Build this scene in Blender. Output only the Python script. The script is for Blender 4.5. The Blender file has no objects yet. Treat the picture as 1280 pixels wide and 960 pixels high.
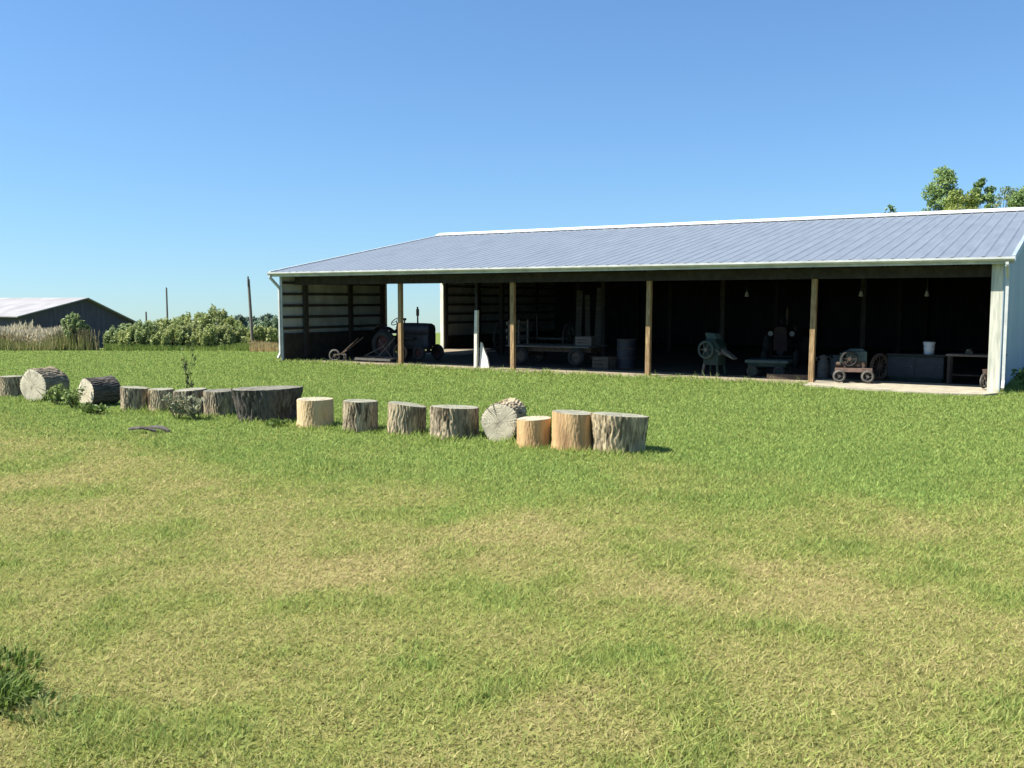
import bpy, math, random
import numpy as np
from mathutils import Vector, Matrix

random.seed(7)
rng = np.random.default_rng(7)
C = bpy.context.scene
COL = C.collection
R = math.radians

# ------------------------------------------------------------------ camera
F, EYE = 1200.0, 2.0
TH = math.atan(104.0 / F)
cam = bpy.data.cameras.new('camera')
cam.sensor_width = 36.0
cam.lens = 36.0 * F / 1280.0
cam.clip_end = 6000
cam.clip_start = 0.05
camo = bpy.data.objects.new('camera', cam)
COL.objects.link(camo)
camo.location = (0, 0, EYE)
camo.rotation_euler = (R(90) - TH, 0, 0)
C.camera = camo


def ray(px, py):
    x, y = (px - 640) / F, (480 - py) / F
    return Vector((x, math.cos(TH) + y * math.sin(TH), -math.sin(TH) + y * math.cos(TH)))


def G(px, py, z=0.0):                 # surveyed point on the level z
    d = ray(px, py)
    t = (z - EYE) / d.z
    return Vector((d.x * t, d.y * t, z))


def D(px, py, depth):                 # surveyed point at a distance along +Y
    d = ray(px, py)
    t = depth / d.y
    return Vector((d.x * t, depth, EYE + d.z * t))


# ------------------------------------------------------------------ tagging
def tag(o, label=None, cat=None, group=None, kind=None):
    if label: o['label'] = label
    if cat: o['category'] = cat
    if group: o['group'] = group
    if kind: o['kind'] = kind
    return o


def empty(name, loc, rz=0.0, label=None, cat=None, group=None):
    o = bpy.data.objects.new(name, None)
    o.empty_display_size = 0.2
    COL.objects.link(o)
    o.location = loc
    o.rotation_euler = (0, 0, rz)
    return tag(o, label, cat, group)


# ------------------------------------------------------------------ mesh builder
class MB:
    def __init__(self):
        self.v, self.f, self.s = [], [], []

    def add(self, vs, fs, smooth=False):
        k = len(self.v)
        self.v += [tuple(p) for p in vs]
        self.f += [tuple(i + k for i in f) for f in fs]
        self.s += [smooth] * len(fs)
        return self

    def box(self, x0, x1, y0, y1, z0, z1, m=None):
        vs = [Vector(p) for p in ((x0, y0, z0), (x1, y0, z0), (x1, y1, z0), (x0, y1, z0),
                                  (x0, y0, z1), (x1, y0, z1), (x1, y1, z1), (x0, y1, z1))]
        if m: vs = [m @ p for p in vs]
        return self.add(vs, [(0, 3, 2, 1), (4, 5, 6, 7), (0, 1, 5, 4), (1, 2, 6, 5), (2, 3, 7, 6), (3, 0, 4, 7)])

    def bar(self, p0, p1, w, h, up=(0, 0, 1)):
        p0, p1 = Vector(p0), Vector(p1)
        d = (p1 - p0).normalized()
        s = d.cross(Vector(up))
        if s.length < 1e-4: s = d.cross(Vector((1, 0, 0)))
        s.normalize()
        t = s.cross(d)
        vs = []
        for p in (p0, p1):
            for a, b in ((-1, -1), (1, -1), (1, 1), (-1, 1)):
                vs.append(p + s * a * w / 2 + t * b * h / 2)
        return self.add(vs, [(0, 1, 2, 3), (7, 6, 5, 4), (0, 4, 5, 1), (1, 5, 6, 2), (2, 6, 7, 3), (3, 7, 4, 0)])

    def cyl(self, p0, p1, r0, r1=None, n=14, cap=True):
        if r1 is None: r1 = r0
        p0, p1 = Vector(p0), Vector(p1)
        d = (p1 - p0).normalized()
        a = d.cross(Vector((0, 0, 1)))
        if a.length < 1e-3: a = Vector((1, 0, 0))
        a.normalize()
        b = d.cross(a)
        vs = []
        for p, r in ((p0, r0), (p1, r1)):
            for i in range(n):
                t = 2 * math.pi * i / n
                vs.append(p + (a * math.cos(t) + b * math.sin(t)) * r)
        self.add(vs, [(i, i + n, (i + 1) % n + n, (i + 1) % n) for i in range(n)], True)
        if cap:
            self.add(vs[:n], [tuple(range(n))])
            self.add(vs[n:], [tuple(range(n - 1, -1, -1))])
        return self

    def tube(self, pts, r, n=8):
        for a, b in zip(pts[:-1], pts[1:]):
            self.cyl(a, b, r, r, n)
        return self

    def torus(self, c, axis, R_, r, n=28, m=10):
        c, ax = Vector(c), Vector(axis).normalized()
        a = ax.cross(Vector((0.13, 0.2, 0.97))).normalized()
        b = ax.cross(a)
        vs = []
        for i in range(n):
            t = 2 * math.pi * i / n
            e = a * math.cos(t) + b * math.sin(t)
            for j in range(m):
                q = 2 * math.pi * j / m
                vs.append(c + e * (R_ + r * math.cos(q)) + ax * (r * math.sin(q)))
        fs = [(i * m + j, ((i + 1) % n) * m + j, ((i + 1) % n) * m + (j + 1) % m, i * m + (j + 1) % m)
              for i in range(n) for j in range(m)]
        return self.add(vs, fs, True)

    def prism(self, poly, axis, t0, t1):      # polygon of 2-D points extruded along 'x' or 'y'
        n = len(poly)
        mk = (lambda p, t: (t, p[0], p[1])) if axis == 'x' else (lambda p, t: (p[0], t, p[1]))
        vs = [mk(p, t0) for p in poly] + [mk(p, t1) for p in poly]
        return self.add(vs, [tuple(range(n)), tuple(range(2 * n - 1, n - 1, -1))] +
                        [(i, (i + 1) % n, (i + 1) % n + n, i + n) for i in range(n)])

    def build(self, name, mat, parent=None, bevel=0.0):
        me = bpy.data.meshes.new(name)
        me.from_pydata(self.v, [], self.f)
        me.polygons.foreach_set('use_smooth', self.s)
        me.update()
        import bmesh
        bm = bmesh.new(); bm.from_mesh(me)
        bmesh.ops.recalc_face_normals(bm, faces=bm.faces)
        bm.to_mesh(me); bm.free()
        if mat: me.materials.append(mat)
        o = bpy.data.objects.new(name, me)
        COL.objects.link(o)
        if parent: o.parent = parent
        if bevel:
            bv = o.modifiers.new('bevel', 'BEVEL'); bv.width = bevel; bv.segments = 2; bv.limit_method = 'ANGLE'
        return o


def np_mesh(name, verts, faces, mat, parent=None, col=None, smooth=False):
    """verts (N,3), faces (M,k) of equal size k; col per face (M,3) or per vert (N,3)"""
    verts = np.asarray(verts, dtype=np.float32); faces = np.asarray(faces, dtype=np.int32)
    me = bpy.data.meshes.new(name)
    n, (m, k) = len(verts), faces.shape
    me.vertices.add(n); me.vertices.foreach_set('co', verts.ravel())
    me.loops.add(m * k); me.loops.foreach_set('vertex_index', faces.ravel())
    me.polygons.add(m)
    me.polygons.foreach_set('loop_start', np.arange(0, m * k, k, dtype=np.int32))
    me.polygons.foreach_set('use_smooth', np.full(m, smooth))
    me.update(calc_edges=True)
    if col is not None:
        col = np.asarray(col, dtype=np.float32)
        dom = 'FACE' if len(col) == m and m != n else 'POINT'
        at = me.attributes.new('tone', 'FLOAT_COLOR', dom)
        at.data.foreach_set('color', np.concatenate([col, np.ones((len(col), 1), np.float32)], 1).ravel())
    me.materials.append(mat)
    o = bpy.data.objects.new(name, me)
    COL.objects.link(o)
    if parent: o.parent = parent
    return o


# ------------------------------------------------------------------ numpy value noise
_lat = rng.random((257, 257)).astype(np.float32)


def vnoise(x, y, s, seed=0):
    x = np.asarray(x) * s + seed * 17.31 + 1000.3; y = np.asarray(y) * s + seed * 9.77 + 1000.7
    xi, yi = np.floor(x).astype(int), np.floor(y).astype(int)
    fx, fy = x - xi, y - yi
    fx, fy = fx * fx * (3 - 2 * fx), fy * fy * (3 - 2 * fy)
    g = lambda a, b: _lat[a % 256, b % 256]
    return (g(xi, yi) * (1 - fx) + g(xi + 1, yi) * fx) * (1 - fy) + (g(xi, yi + 1) * (1 - fx) + g(xi + 1, yi + 1) * fx) * fy


def fbm(x, y, s, seed=0, o=3):
    a, t, w = 0.0, 0.0, 1.0
    for i in range(o):
        a = a + w * vnoise(x, y, s * 2 ** i, seed + i); t += w; w *= .5
    return a / t


def sstep(a, b, x):
    t = np.clip((x - a) / (b - a), 0, 1)
    return t * t * (3 - 2 * t)


# ------------------------------------------------------------------ materials
def new_mat(name):
    m = bpy.data.materials.new(name); m.use_nodes = True
    nt = m.node_tree
    return m, nt, nt.nodes['Principled BSDF']


def mat(name, c1, c2=None, rough=.8, metal=0.0, scale=6.0, stretch=(1, 1, 1), detail=5, bump=0.0, bscale=None, lo=.35, hi=.65, spec=.3):
    m, nt, p = new_mat(name)
    p.inputs['Roughness'].default_value = rough
    p.inputs['Metallic'].default_value = metal
    p.inputs['Specular IOR Level'].default_value = spec
    c2 = c2 or tuple(x * .7 for x in c1)
    tc = nt.nodes.new('ShaderNodeTexCoord')
    mp = nt.nodes.new('ShaderNodeMapping'); mp.inputs['Scale'].default_value = stretch
    nt.links.new(tc.outputs['Object'], mp.inputs['Vector'])
    nz = nt.nodes.new('ShaderNodeTexNoise'); nz.inputs['Scale'].default_value = scale; nz.inputs['Detail'].default_value = detail
    nz.inputs['Roughness'].default_value = .62
    nt.links.new(mp.outputs[0], nz.inputs['Vector'])
    rp = nt.nodes.new('ShaderNodeValToRGB')
    rp.color_ramp.elements[0].position = lo; rp.color_ramp.elements[1].position = hi
    rp.color_ramp.elements[0].color = (*c1, 1); rp.color_ramp.elements[1].color = (*c2, 1)
    nt.links.new(nz.outputs['Fac'], rp.inputs[0]); nt.links.new(rp.outputs[0], p.inputs['Base Color'])
    if bump:
        n2 = nt.nodes.new('ShaderNodeTexNoise'); n2.inputs['Scale'].default_value = bscale or scale * 3; n2.inputs['Detail'].default_value = 4
        nt.links.new(mp.outputs[0], n2.inputs['Vector'])
        b = nt.nodes.new('ShaderNodeBump'); b.inputs['Strength'].default_value = bump; b.inputs['Distance'].default_value = .02
        nt.links.new(n2.outputs['Fac'], b.inputs['Height']); nt.links.new(b.outputs[0], p.inputs['Normal'])
    return m


def leaf_mat(name, trans=.3, rough=.6):
    m, nt, p = new_mat(name)
    a = nt.nodes.new('ShaderNodeAttribute'); a.attribute_name = 'tone'
    p.inputs['Roughness'].default_value = rough; p.inputs['Specular IOR Level'].default_value = .25
    nt.links.new(a.outputs['Color'], p.inputs['Base Color'])
    tr = nt.nodes.new('ShaderNodeBsdfTranslucent'); nt.links.new(a.outputs['Color'], tr.inputs['Color'])
    mx = nt.nodes.new('ShaderNodeMixShader'); mx.inputs[0].default_value = trans
    nt.links.new(p.outputs[0], mx.inputs[1]); nt.links.new(tr.outputs[0], mx.inputs[2])
    nt.links.new(mx.outputs[0], nt.nodes['Material Output'].inputs['Surface'])
    return m


M = {}
M['grass'] = leaf_mat('grass_blades', .45, .7)
M['leaf'] = leaf_mat('leaves', .3, .55)
M['roof'] = mat('galvanised_roof', (.25, .285, .32), (.175, .205, .24), .5, .4, 1.6, (3.3, .5, 1), 8, lo=.28, hi=.75, spec=.4)
M['white_metal'] = mat('white_trim', (.54, .55, .52), (.38, .39, .37), .5, 0, 3, (1, 1, 1), 6)
M['ridge'] = mat('ridge_metal', (.78, .78, .77), (.58, .58, .57), .4, .0, 2)
M['siding_in'] = mat('siding_inside', (.40, .41, .375), (.26, .27, .25), .7, 0, 1.6, (1, 1, .6), 5)
M['siding_out'] = mat('siding_outside', (.33, .39, .45), (.25, .31, .38), .55, .1, 1.2, (1, 2, .3), 5)
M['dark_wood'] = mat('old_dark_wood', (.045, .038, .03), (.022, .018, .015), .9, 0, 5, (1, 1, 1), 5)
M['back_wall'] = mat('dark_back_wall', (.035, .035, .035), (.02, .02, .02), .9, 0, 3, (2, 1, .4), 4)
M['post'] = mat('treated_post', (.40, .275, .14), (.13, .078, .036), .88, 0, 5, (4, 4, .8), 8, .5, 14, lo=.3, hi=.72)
M['post_shaded'] = mat('shaded_post_wood', (.05, .042, .035), (.03, .025, .02), .9, 0, 5, (4, 4, .6))  # darker copy of the post wood, the interior shade put into its colour
M['white_post'] = mat('whitewashed_post', (.75, .72, .62), (.50, .46, .38), .8, 0, 6, (3, 3, .5), 5)
M['corner'] = mat('cream_corner_board', (.62, .60, .48), (.36, .36, .30), .75, 0, 3, (6, 6, .5), 5)
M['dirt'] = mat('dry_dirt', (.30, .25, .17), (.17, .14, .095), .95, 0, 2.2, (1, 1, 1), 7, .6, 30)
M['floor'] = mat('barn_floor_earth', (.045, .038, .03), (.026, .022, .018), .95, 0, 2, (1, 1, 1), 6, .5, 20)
M['concrete'] = mat('old_concrete', (.40, .36, .27), (.22, .20, .145), .9, 0, 3, (1, 1, 1), 7, .5, 30, lo=.3, hi=.75)
M['black'] = mat('dull_black', (.018, .018, .018), (.03, .028, .026), .7, 0, 6)
M['tyre'] = mat('old_tyre', (.022, .022, .022), (.04, .038, .034), .85, 0, 8)
M['iron'] = mat('rusty_iron', (.13, .09, .065), (.06, .045, .035), .8, .2, 9, (1, 1, 1), 6)
M['grey_iron'] = mat('grey_iron', (.13, .122, .105), (.07, .066, .058), .75, .15, 9, (1, 1, 1), 6)
M['tractor'] = mat('faded_tractor_paint', (.025, .028, .04), (.016, .017, .024), .55, 0, 5)
M['tractor_red'] = mat('faded_red_paint', (.08, .02, .015), (.05, .015, .012), .6, 0, 6)
M['tractor_dark'] = mat('old_dark_red_paint', (.05, .018, .016), (.03, .014, .012), .6, 0, 6)
M['green_paint'] = mat('faded_green_paint', (.014, .034, .026), (.010, .02, .016), .7, 0, 6)
M['teal'] = mat('pale_green_paint', (.05, .078, .072), (.03, .05, .046), .7, 0, 5)
M['rust_red'] = mat('rusty_red_beam', (.21, .14, .11), (.13, .085, .065), .8, 0, 7)
M['white_plastic'] = mat('white_plastic', (.50, .52, .55), (.42, .44, .47), .45, 0, 5)
M['lamp_glass'] = mat('dull_lamp_glass', (.30, .29, .26), (.24, .23, .21), .4, 0, 5)
M['plank'] = mat('grey_plank', (.15, .135, .115), (.09, .08, .07), .9, 0, 4, (.4, 5, 5), 6)
M['wood_box'] = mat('crate_wood', (.11, .085, .06), (.07, .05, .035), .9, 0, 5, (4, 4, 1), 5)
M['sack'] = mat('pale_sack', (.74, .71, .62), (.60, .57, .48), .9, 0, 5)
M['far_wall'] = mat('far_barn_boards', (.085, .08, .105), (.05, .05, .07), .9, 0, 2, (3, 3, .3), 5)
M['far_roof'] = mat('far_barn_roof', (.31, .30, .30), (.22, .215, .215), .65, .05, .8, (1, 1, 1), 6)
M['pole'] = mat('weathered_pole', (.20, .18, .15), (.13, .12, .10), .9, 0, 3, (5, 5, .4))
M['bark_tree'] = mat('tree_bark', (.12, .10, .08), (.06, .05, .04), .95, 0, 8, (3, 3, .6), 5, .6)
M['rock'] = mat('pale_stone', (.58, .56, .52), (.42, .40, .37), .9, 0, 5, (1, 1, 1), 6, .5)


def bark_mat(name, light, dark, light2=None, furrow=17.0, crack=.5):
    m, nt, p = new_mat(name)
    L = nt.links.new
    tc = nt.nodes.new('ShaderNodeTexCoord')
    mp = nt.nodes.new('ShaderNodeMapping'); mp.inputs['Scale'].default_value = (1, 1, .22)
    oi = nt.nodes.new('ShaderNodeObjectInfo')
    ad = nt.nodes.new('ShaderNodeVectorMath'); ad.operation = 'ADD'
    L(tc.outputs['Object'], mp.inputs['Vector'])
    cmb = nt.nodes.new('ShaderNodeCombineXYZ')
    mul = nt.nodes.new('ShaderNodeMath'); mul.operation = 'MULTIPLY'; mul.inputs[1].default_value = 40
    L(oi.outputs['Random'], mul.inputs[0]); L(mul.outputs[0], cmb.inputs[0]); L(mul.outputs[0], cmb.inputs[2])
    L(mp.outputs[0], ad.inputs[0]); L(cmb.outputs[0], ad.inputs[1])
    nz = nt.nodes.new('ShaderNodeTexNoise'); nz.inputs['Scale'].default_value = furrow; nz.inputs['Detail'].default_value = 6; nz.inputs['Roughness'].default_value = .6
    nz.inputs['Distortion'].default_value = .6
    L(ad.outputs[0], nz.inputs['Vector'])
    rp = nt.nodes.new('ShaderNodeValToRGB')
    e = rp.color_ramp.elements
    e[0].position = crack - .1; e[1].position = crack + .12
    e[0].color = (*dark, 1); e[1].color = (*light, 1)
    L(nz.outputs['Fac'], rp.inputs[0])
    n3 = nt.nodes.new('ShaderNodeTexNoise'); n3.inputs['Scale'].default_value = 3.2; n3.inputs['Detail'].default_value = 4
    L(ad.outputs[0], n3.inputs['Vector'])
    r3 = nt.nodes.new('ShaderNodeValToRGB'); r3.color_ramp.elements[0].position = .42; r3.color_ramp.elements[1].position = .6
    L(n3.outputs['Fac'], r3.inputs[0])
    mx = nt.nodes.new('ShaderNodeMix'); mx.data_type = 'RGBA'
    mx.inputs['B'].default_value = (*(light2 or light), 1)
    mm = nt.nodes.new('ShaderNodeMath'); mm.operation = 'MULTIPLY'; mm.inputs[1].default_value = .65
    L(r3.outputs[0], mm.inputs[0]); L(mm.outputs[0], mx.inputs['Factor']); L(rp.outputs[0], mx.inputs['A'])
    L(mx.outputs['Result'], p.inputs['Base Color'])
    b = nt.nodes.new('ShaderNodeBump'); b.inputs['Strength'].default_value = .9; b.inputs['Distance'].default_value = .03
    L(nz.outputs['Fac'], b.inputs['Height']); L(b.outputs[0], p.inputs['Normal'])
    p.inputs['Roughness'].default_value = .95; p.inputs['Specular IOR Level'].default_value = .15
    return m


def cut_mat(name, c1, c2, stain):
    m, nt, p = new_mat(name)
    L = nt.links.new
    tc = nt.nodes.new('ShaderNodeTexCoord')
    w = nt.nodes.new('ShaderNodeTexWave'); w.wave_type = 'RINGS'; w.rings_direction = 'Z'
    w.inputs['Scale'].default_value = 16; w.inputs['Distortion'].default_value = 5.0; w.inputs['Detail'].default_value = 3; w.inputs['Detail Scale'].default_value = 1.2
    L(tc.outputs['Object'], w.inputs['Vector'])
    mx = nt.nodes.new('ShaderNodeMix'); mx.data_type = 'RGBA'
    mx.inputs['A'].default_value = (*c1, 1); mx.inputs['B'].default_value = (*c2, 1)
    L(w.outputs['Fac'], mx.inputs['Factor'])
    nz = nt.nodes.new('ShaderNodeTexNoise'); nz.inputs['Scale'].default_value = 7; nz.inputs['Detail'].default_value = 6
    L(tc.outputs['Object'], nz.inputs['Vector'])
    rp = nt.nodes.new('ShaderNodeValToRGB'); rp.color_ramp.elements[0].position = .48; rp.color_ramp.elements[1].position = .68
    L(nz.outputs['Fac'], rp.inputs[0])
    m2 = nt.nodes.new('ShaderNodeMix'); m2.data_type = 'RGBA'; m2.inputs['B'].default_value = (*stain, 1)
    L(rp.outputs[0], m2.inputs['Factor']); L(mx.outputs['Result'], m2.inputs['A'])
    sx = nt.nodes.new('ShaderNodeSeparateXYZ'); L(tc.outputs['Object'], sx.inputs[0])
    an = nt.nodes.new('ShaderNodeMath'); an.operation = 'ARCTAN2'; L(sx.outputs['Y'], an.inputs[0]); L(sx.outputs['X'], an.inputs[1])
    oi = nt.nodes.new('ShaderNodeObjectInfo')
    of = nt.nodes.new('ShaderNodeMath'); of.operation = 'MULTIPLY_ADD'; of.inputs[1].default_value = 30; L(oi.outputs['Random'], of.inputs[0]); L(an.outputs[0], of.inputs[2])
    nr = nt.nodes.new('ShaderNodeTexNoise'); nr.noise_dimensions = '1D'; nr.inputs['Scale'].default_value = 4.5; nr.inputs['Detail'].default_value = 3; L(of.outputs[0], nr.inputs['W'])
    rc = nt.nodes.new('ShaderNodeValToRGB'); rc.color_ramp.elements[0].position = .66; rc.color_ramp.elements[1].position = .74; L(nr.outputs['Fac'], rc.inputs[0])
    m3 = nt.nodes.new('ShaderNodeMix'); m3.data_type = 'RGBA'; m3.inputs['B'].default_value = (*(x * .3 for x in stain), 1)
    L(rc.outputs[0], m3.inputs['Factor']); L(m2.outputs['Result'], m3.inputs['A']); L(m3.outputs['Result'], p.inputs['Base Color'])
    p.inputs['Roughness'].default_value = .9; p.inputs['Specular IOR Level'].default_value = .2
    b = nt.nodes.new('ShaderNodeBump'); b.inputs['Strength'].default_value = .4; b.inputs['Distance'].default_value = .01
    L(w.outputs['Fac'], b.inputs['Height']); L(b.outputs[0], p.inputs['Normal'])
    return m


M['bark_grey'] = bark_mat('furrowed_grey_bark', (.54, .43, .265), (.06, .045, .028), (.40, .33, .22))
M['bark_dark'] = bark_mat('dark_weathered_bark', (.15, .13, .105), (.035, .03, .026), (.10, .095, .085))
M['bark_mixed'] = bark_mat('mixed_bark', (.50, .405, .265), (.055, .043, .028), (.22, .185, .13))
M['bare_tan'] = bark_mat('bare_tan_wood', (.50, .36, .19), (.27, .175, .085), (.55, .42, .25), 6, .40)
M['bare_orange'] = bark_mat('bare_orange_wood', (.46, .29, .14), (.16, .085, .042), (.55, .38, .20), 7, .42)
M['cut_pale'] = cut_mat('pale_cut_wood', (.42, .38, .27), (.36, .32, .23), (.22, .20, .145))
M['cut_end'] = cut_mat('weathered_end_grain', (.56, .50, .37), (.50, .45, .33), (.36, .32, .24))
M['cut_grey'] = cut_mat('grey_cut_wood', (.29, .285, .215), (.25, .245, .185), (.16, .155, .115))
M['cut_dark'] = cut_mat('dark_cut_wood', (.21, .20, .16), (.15, .145, .115), (.09, .088, .07))

# ------------------------------------------------------------------ barn frame
PL, PR = G(354, 452), G(1247, 492)
U = (PR - PL); BL = U.length; U.normalize()
V = Vector((-U.y, U.x, 0))
BROT = math.atan2(U.y, U.x)
DEPTH = 18.6


def barn_ab(x, y):
    dx, dy = x - PL.x, y - PL.y
    return dx * U.x + dy * U.y, dx * V.x + dy * V.y


def B(a, b, z=0.0):
    return PL + U * a + V * b + Vector((0, 0, z))


def a_at(px, b):                      # barn length coordinate where the line b=const crosses picture column px
    d = ray(px, 440)
    k = d.x / d.y
    P0 = PL + V * b
    return (k * P0.y - P0.x) / (U.x - k * U.y)


def b_at(px, a=0.0):
    d = ray(px, 440); k = d.x / d.y
    P0 = PL + U * a
    return (k * P0.y - P0.x) / (V.x - k * V.y)


print('barn', PL, PR, BL, 'ridge b', b_at(557))

# ------------------------------------------------------------------ ground
def gz(x, y):
    x = np.asarray(x, float); y = np.asarray(y, float)
    crest = 38.5 + 22 * sstep(-9.5, -4, x) + .6 * (vnoise(x, y * 0, .12, 3) - .5)
    d = np.maximum(0, y - crest)
    s = np.where(d < 6, d * d / 12 * .058, (d - 3) * .058)
    s = np.where(d > 60, 57 * .058 + (d - 60) * .034, s)
    und = (fbm(x, y, .25, 5) - .5) * .10 * sstep(3, 9, y) * (1 - sstep(13, 19, y))
    return -s + und * .6


# area under and around the barn stays level (undulation only nearer than 19 m)
BX = np.array([-40, -9.0, -3.2, -.3, 1.4, 4.2, 9, 30])
BY = np.array([19, 16.2, 11.6, 9.6, 10.8, 8.2, 8.6, 9])


def dryness(x, y):
    """0 = lush green, 1 = dry straw"""
    b = np.interp(x, BX, BY)
    n = fbm(x, y, .45, 11, 4); n2 = fbm(x, y, 1.6, 21, 3)
    base = 1 - sstep(-1.6, 1.9, (y - b) + (n - .5) * 5 + (n2 - .5) * 3.0)
    dry = base * (.58 + .34 * (fbm(x, y, .8, 31, 3) - .4) + .35 * (n2 - .5))
    dry = dry + .25 * sstep(.52, .75, fbm(x, y, .55, 41, 3)) * sstep(20, 9, y)
    dry = dry - .30 * sstep(.52, .76, fbm(x, y, 2.1, 51, 4)) * base - .22 * sstep(.55, .75, fbm(x, y, .9, 81, 4)) * base
    return np.clip(dry + .10 + .16 * (fbm(x, y, .35, 71, 4) - .5), 0, 1)


GREEN = np.array([.238, .340, .084]); YEL = np.array([.295, .33, .088]); STRAW = np.array([.44, .38, .17])


def tone(dry):
    d = dry[:, None]
    a = GREEN * (1 - np.clip(d * 2, 0, 1)) + YEL * np.clip(d * 2, 0, 1)
    return a * (1 - np.clip(d * 2 - 1, 0, 1)) + STRAW * np.clip(d * 2 - 1, 0, 1)


def spaced(lo, hi, fine_lo, fine_hi, step, grow=1.25):
    a = list(np.arange(fine_lo, fine_hi + 1e-6, step))
    s, p = step, fine_hi
    while p < hi:
        s *= grow; p += s; a.append(min(p, hi))
    s, p = step, fine_lo
    while p > lo:
        s *= grow; p -= s; a.insert(0, max(p, lo))
    return np.array(a)


gx = spaced(-3500, 3500, -22, 26, .22); gy = spaced(-120, 3500, 1, 44, .22)
XX, YY = np.meshgrid(gx, gy)
xs, ys = XX.ravel(), YY.ravel()
zs = gz(xs, ys) - .012
nx, ny = len(gx), len(gy)
idx = np.arange(nx * ny).reshape(ny, nx)
gf = np.stack([idx[:-1, :-1], idx[:-1, 1:], idx[1:, 1:], idx[1:, :-1]], -1).reshape(-1, 4)
dr = dryness(xs, ys)
gcol = tone(dr) * .60


def ground_mat():
    m, nt, p = new_mat('lawn_ground'); L = nt.links.new
    a = nt.nodes.new('ShaderNodeAttribute'); a.attribute_name = 'tone'
    g = nt.nodes.new('ShaderNodeNewGeometry')
    nz = nt.nodes.new('ShaderNodeTexNoise'); nz.inputs['Scale'].default_value = 14; nz.inputs['Detail'].default_value = 8; nz.inputs['Roughness'].default_value = .7
    L(g.outputs['Position'], nz.inputs['Vector'])
    rp = nt.nodes.new('ShaderNodeValToRGB'); rp.color_ramp.elements[0].position = .3; rp.color_ramp.elements[1].position = .7
    rp.color_ramp.elements[0].color = (.55, .5, .45, 1); rp.color_ramp.elements[1].color = (1.15, 1.15, 1.1, 1)
    L(nz.outputs['Fac'], rp.inputs[0])
    mx = nt.nodes.new('ShaderNodeMix'); mx.data_type = 'RGBA'; mx.blend_type = 'MULTIPLY'; mx.inputs['Factor'].default_value = 1
    L(a.outputs['Color'], mx.inputs['A']); L(rp.outputs[0], mx.inputs['B']); L(mx.outputs['Result'], p.inputs['Base Color'])
    p.inputs['Roughness'].default_value = .95; p.inputs['Specular IOR Level'].default_value = .1
    b = nt.nodes.new('ShaderNodeBump'); b.inputs['Strength'].default_value = .6; b.inputs['Distance'].default_value = .03
    L(nz.outputs['Fac'], b.inputs['Height']); L(b.outputs[0], p.inputs['Normal'])
    return m


ground = np_mesh('ground', np.stack([xs, ys, zs], 1), gf, ground_mat(), None, gcol, True)
ground['kind'] = 'structure'

DB0, DB1 = b_at(483), b_at(552)
cb = a_at(1008, -.3)
# dry earth and floor inside the barn, concrete sill in front of the last bay
def sheet(name, poly, z, thick, m, jag=0.0, step=.35):
    """irregular-edged slab in barn coordinates"""
    pts = []
    for (p, q) in zip(poly, poly[1:] + poly[:1]):
        n = max(1, int(math.hypot(q[0] - p[0], q[1] - p[1]) / step))
        for i in range(n):
            t = i / n
            pts.append((p[0] + (q[0] - p[0]) * t + random.uniform(-jag, jag), p[1] + (q[1] - p[1]) * t + random.uniform(-jag, jag)))
    n = len(pts)
    mb = MB()
    top = [B(a, b, z) for a, b in pts]; bot = [B(a, b, z - thick) for a, b in pts]
    mb.add(top + bot, [tuple(range(n))] + [(i, (i + 1) % n, (i + 1) % n + n, i + n) for i in range(n)])
    return tag(mb.build(name, m), kind='structure')


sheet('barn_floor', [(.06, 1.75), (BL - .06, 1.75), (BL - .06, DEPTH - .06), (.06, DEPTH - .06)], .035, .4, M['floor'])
sheet('doorway_sun_patch', [(.3, DB0 + .1), (3.2, DB0 + .3), (3.0, DB1 + .1), (.3, DB1 - .05)], .045, .2, M['dirt'], .05)  # pale patch added where doorway sun lands, to strengthen the sunlit pool and bounce
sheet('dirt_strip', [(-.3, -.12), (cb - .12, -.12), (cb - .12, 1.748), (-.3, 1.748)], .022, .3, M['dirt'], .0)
sheet('concrete_apron', [(cb - .1, -.25), (cb + 1.5, -.62), (BL - 1.3, -.9), (BL - .25, -.75), (BL + .1, -.10), (BL - .07, .1), (BL - .07, 1.748), (cb - .1, 1.748)], .034, .3, M['concrete'], .07)

# ------------------------------------------------------------------ barn
EO = .27                                   # eave overhang
ZE = 2.93                                  # eave edge height
RB = b_at(557)
ZR = 4.66
SL = (ZR - ZE) / (RB + EO)
roofz = lambda b: ZE + SL * (b + EO) if b <= RB else ZR - SL * (b - RB)

barn = empty('pole_barn', PL, BROT, 'long open-fronted pole barn with ribbed metal roof and dark machine-filled bays', 'barn')


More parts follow.
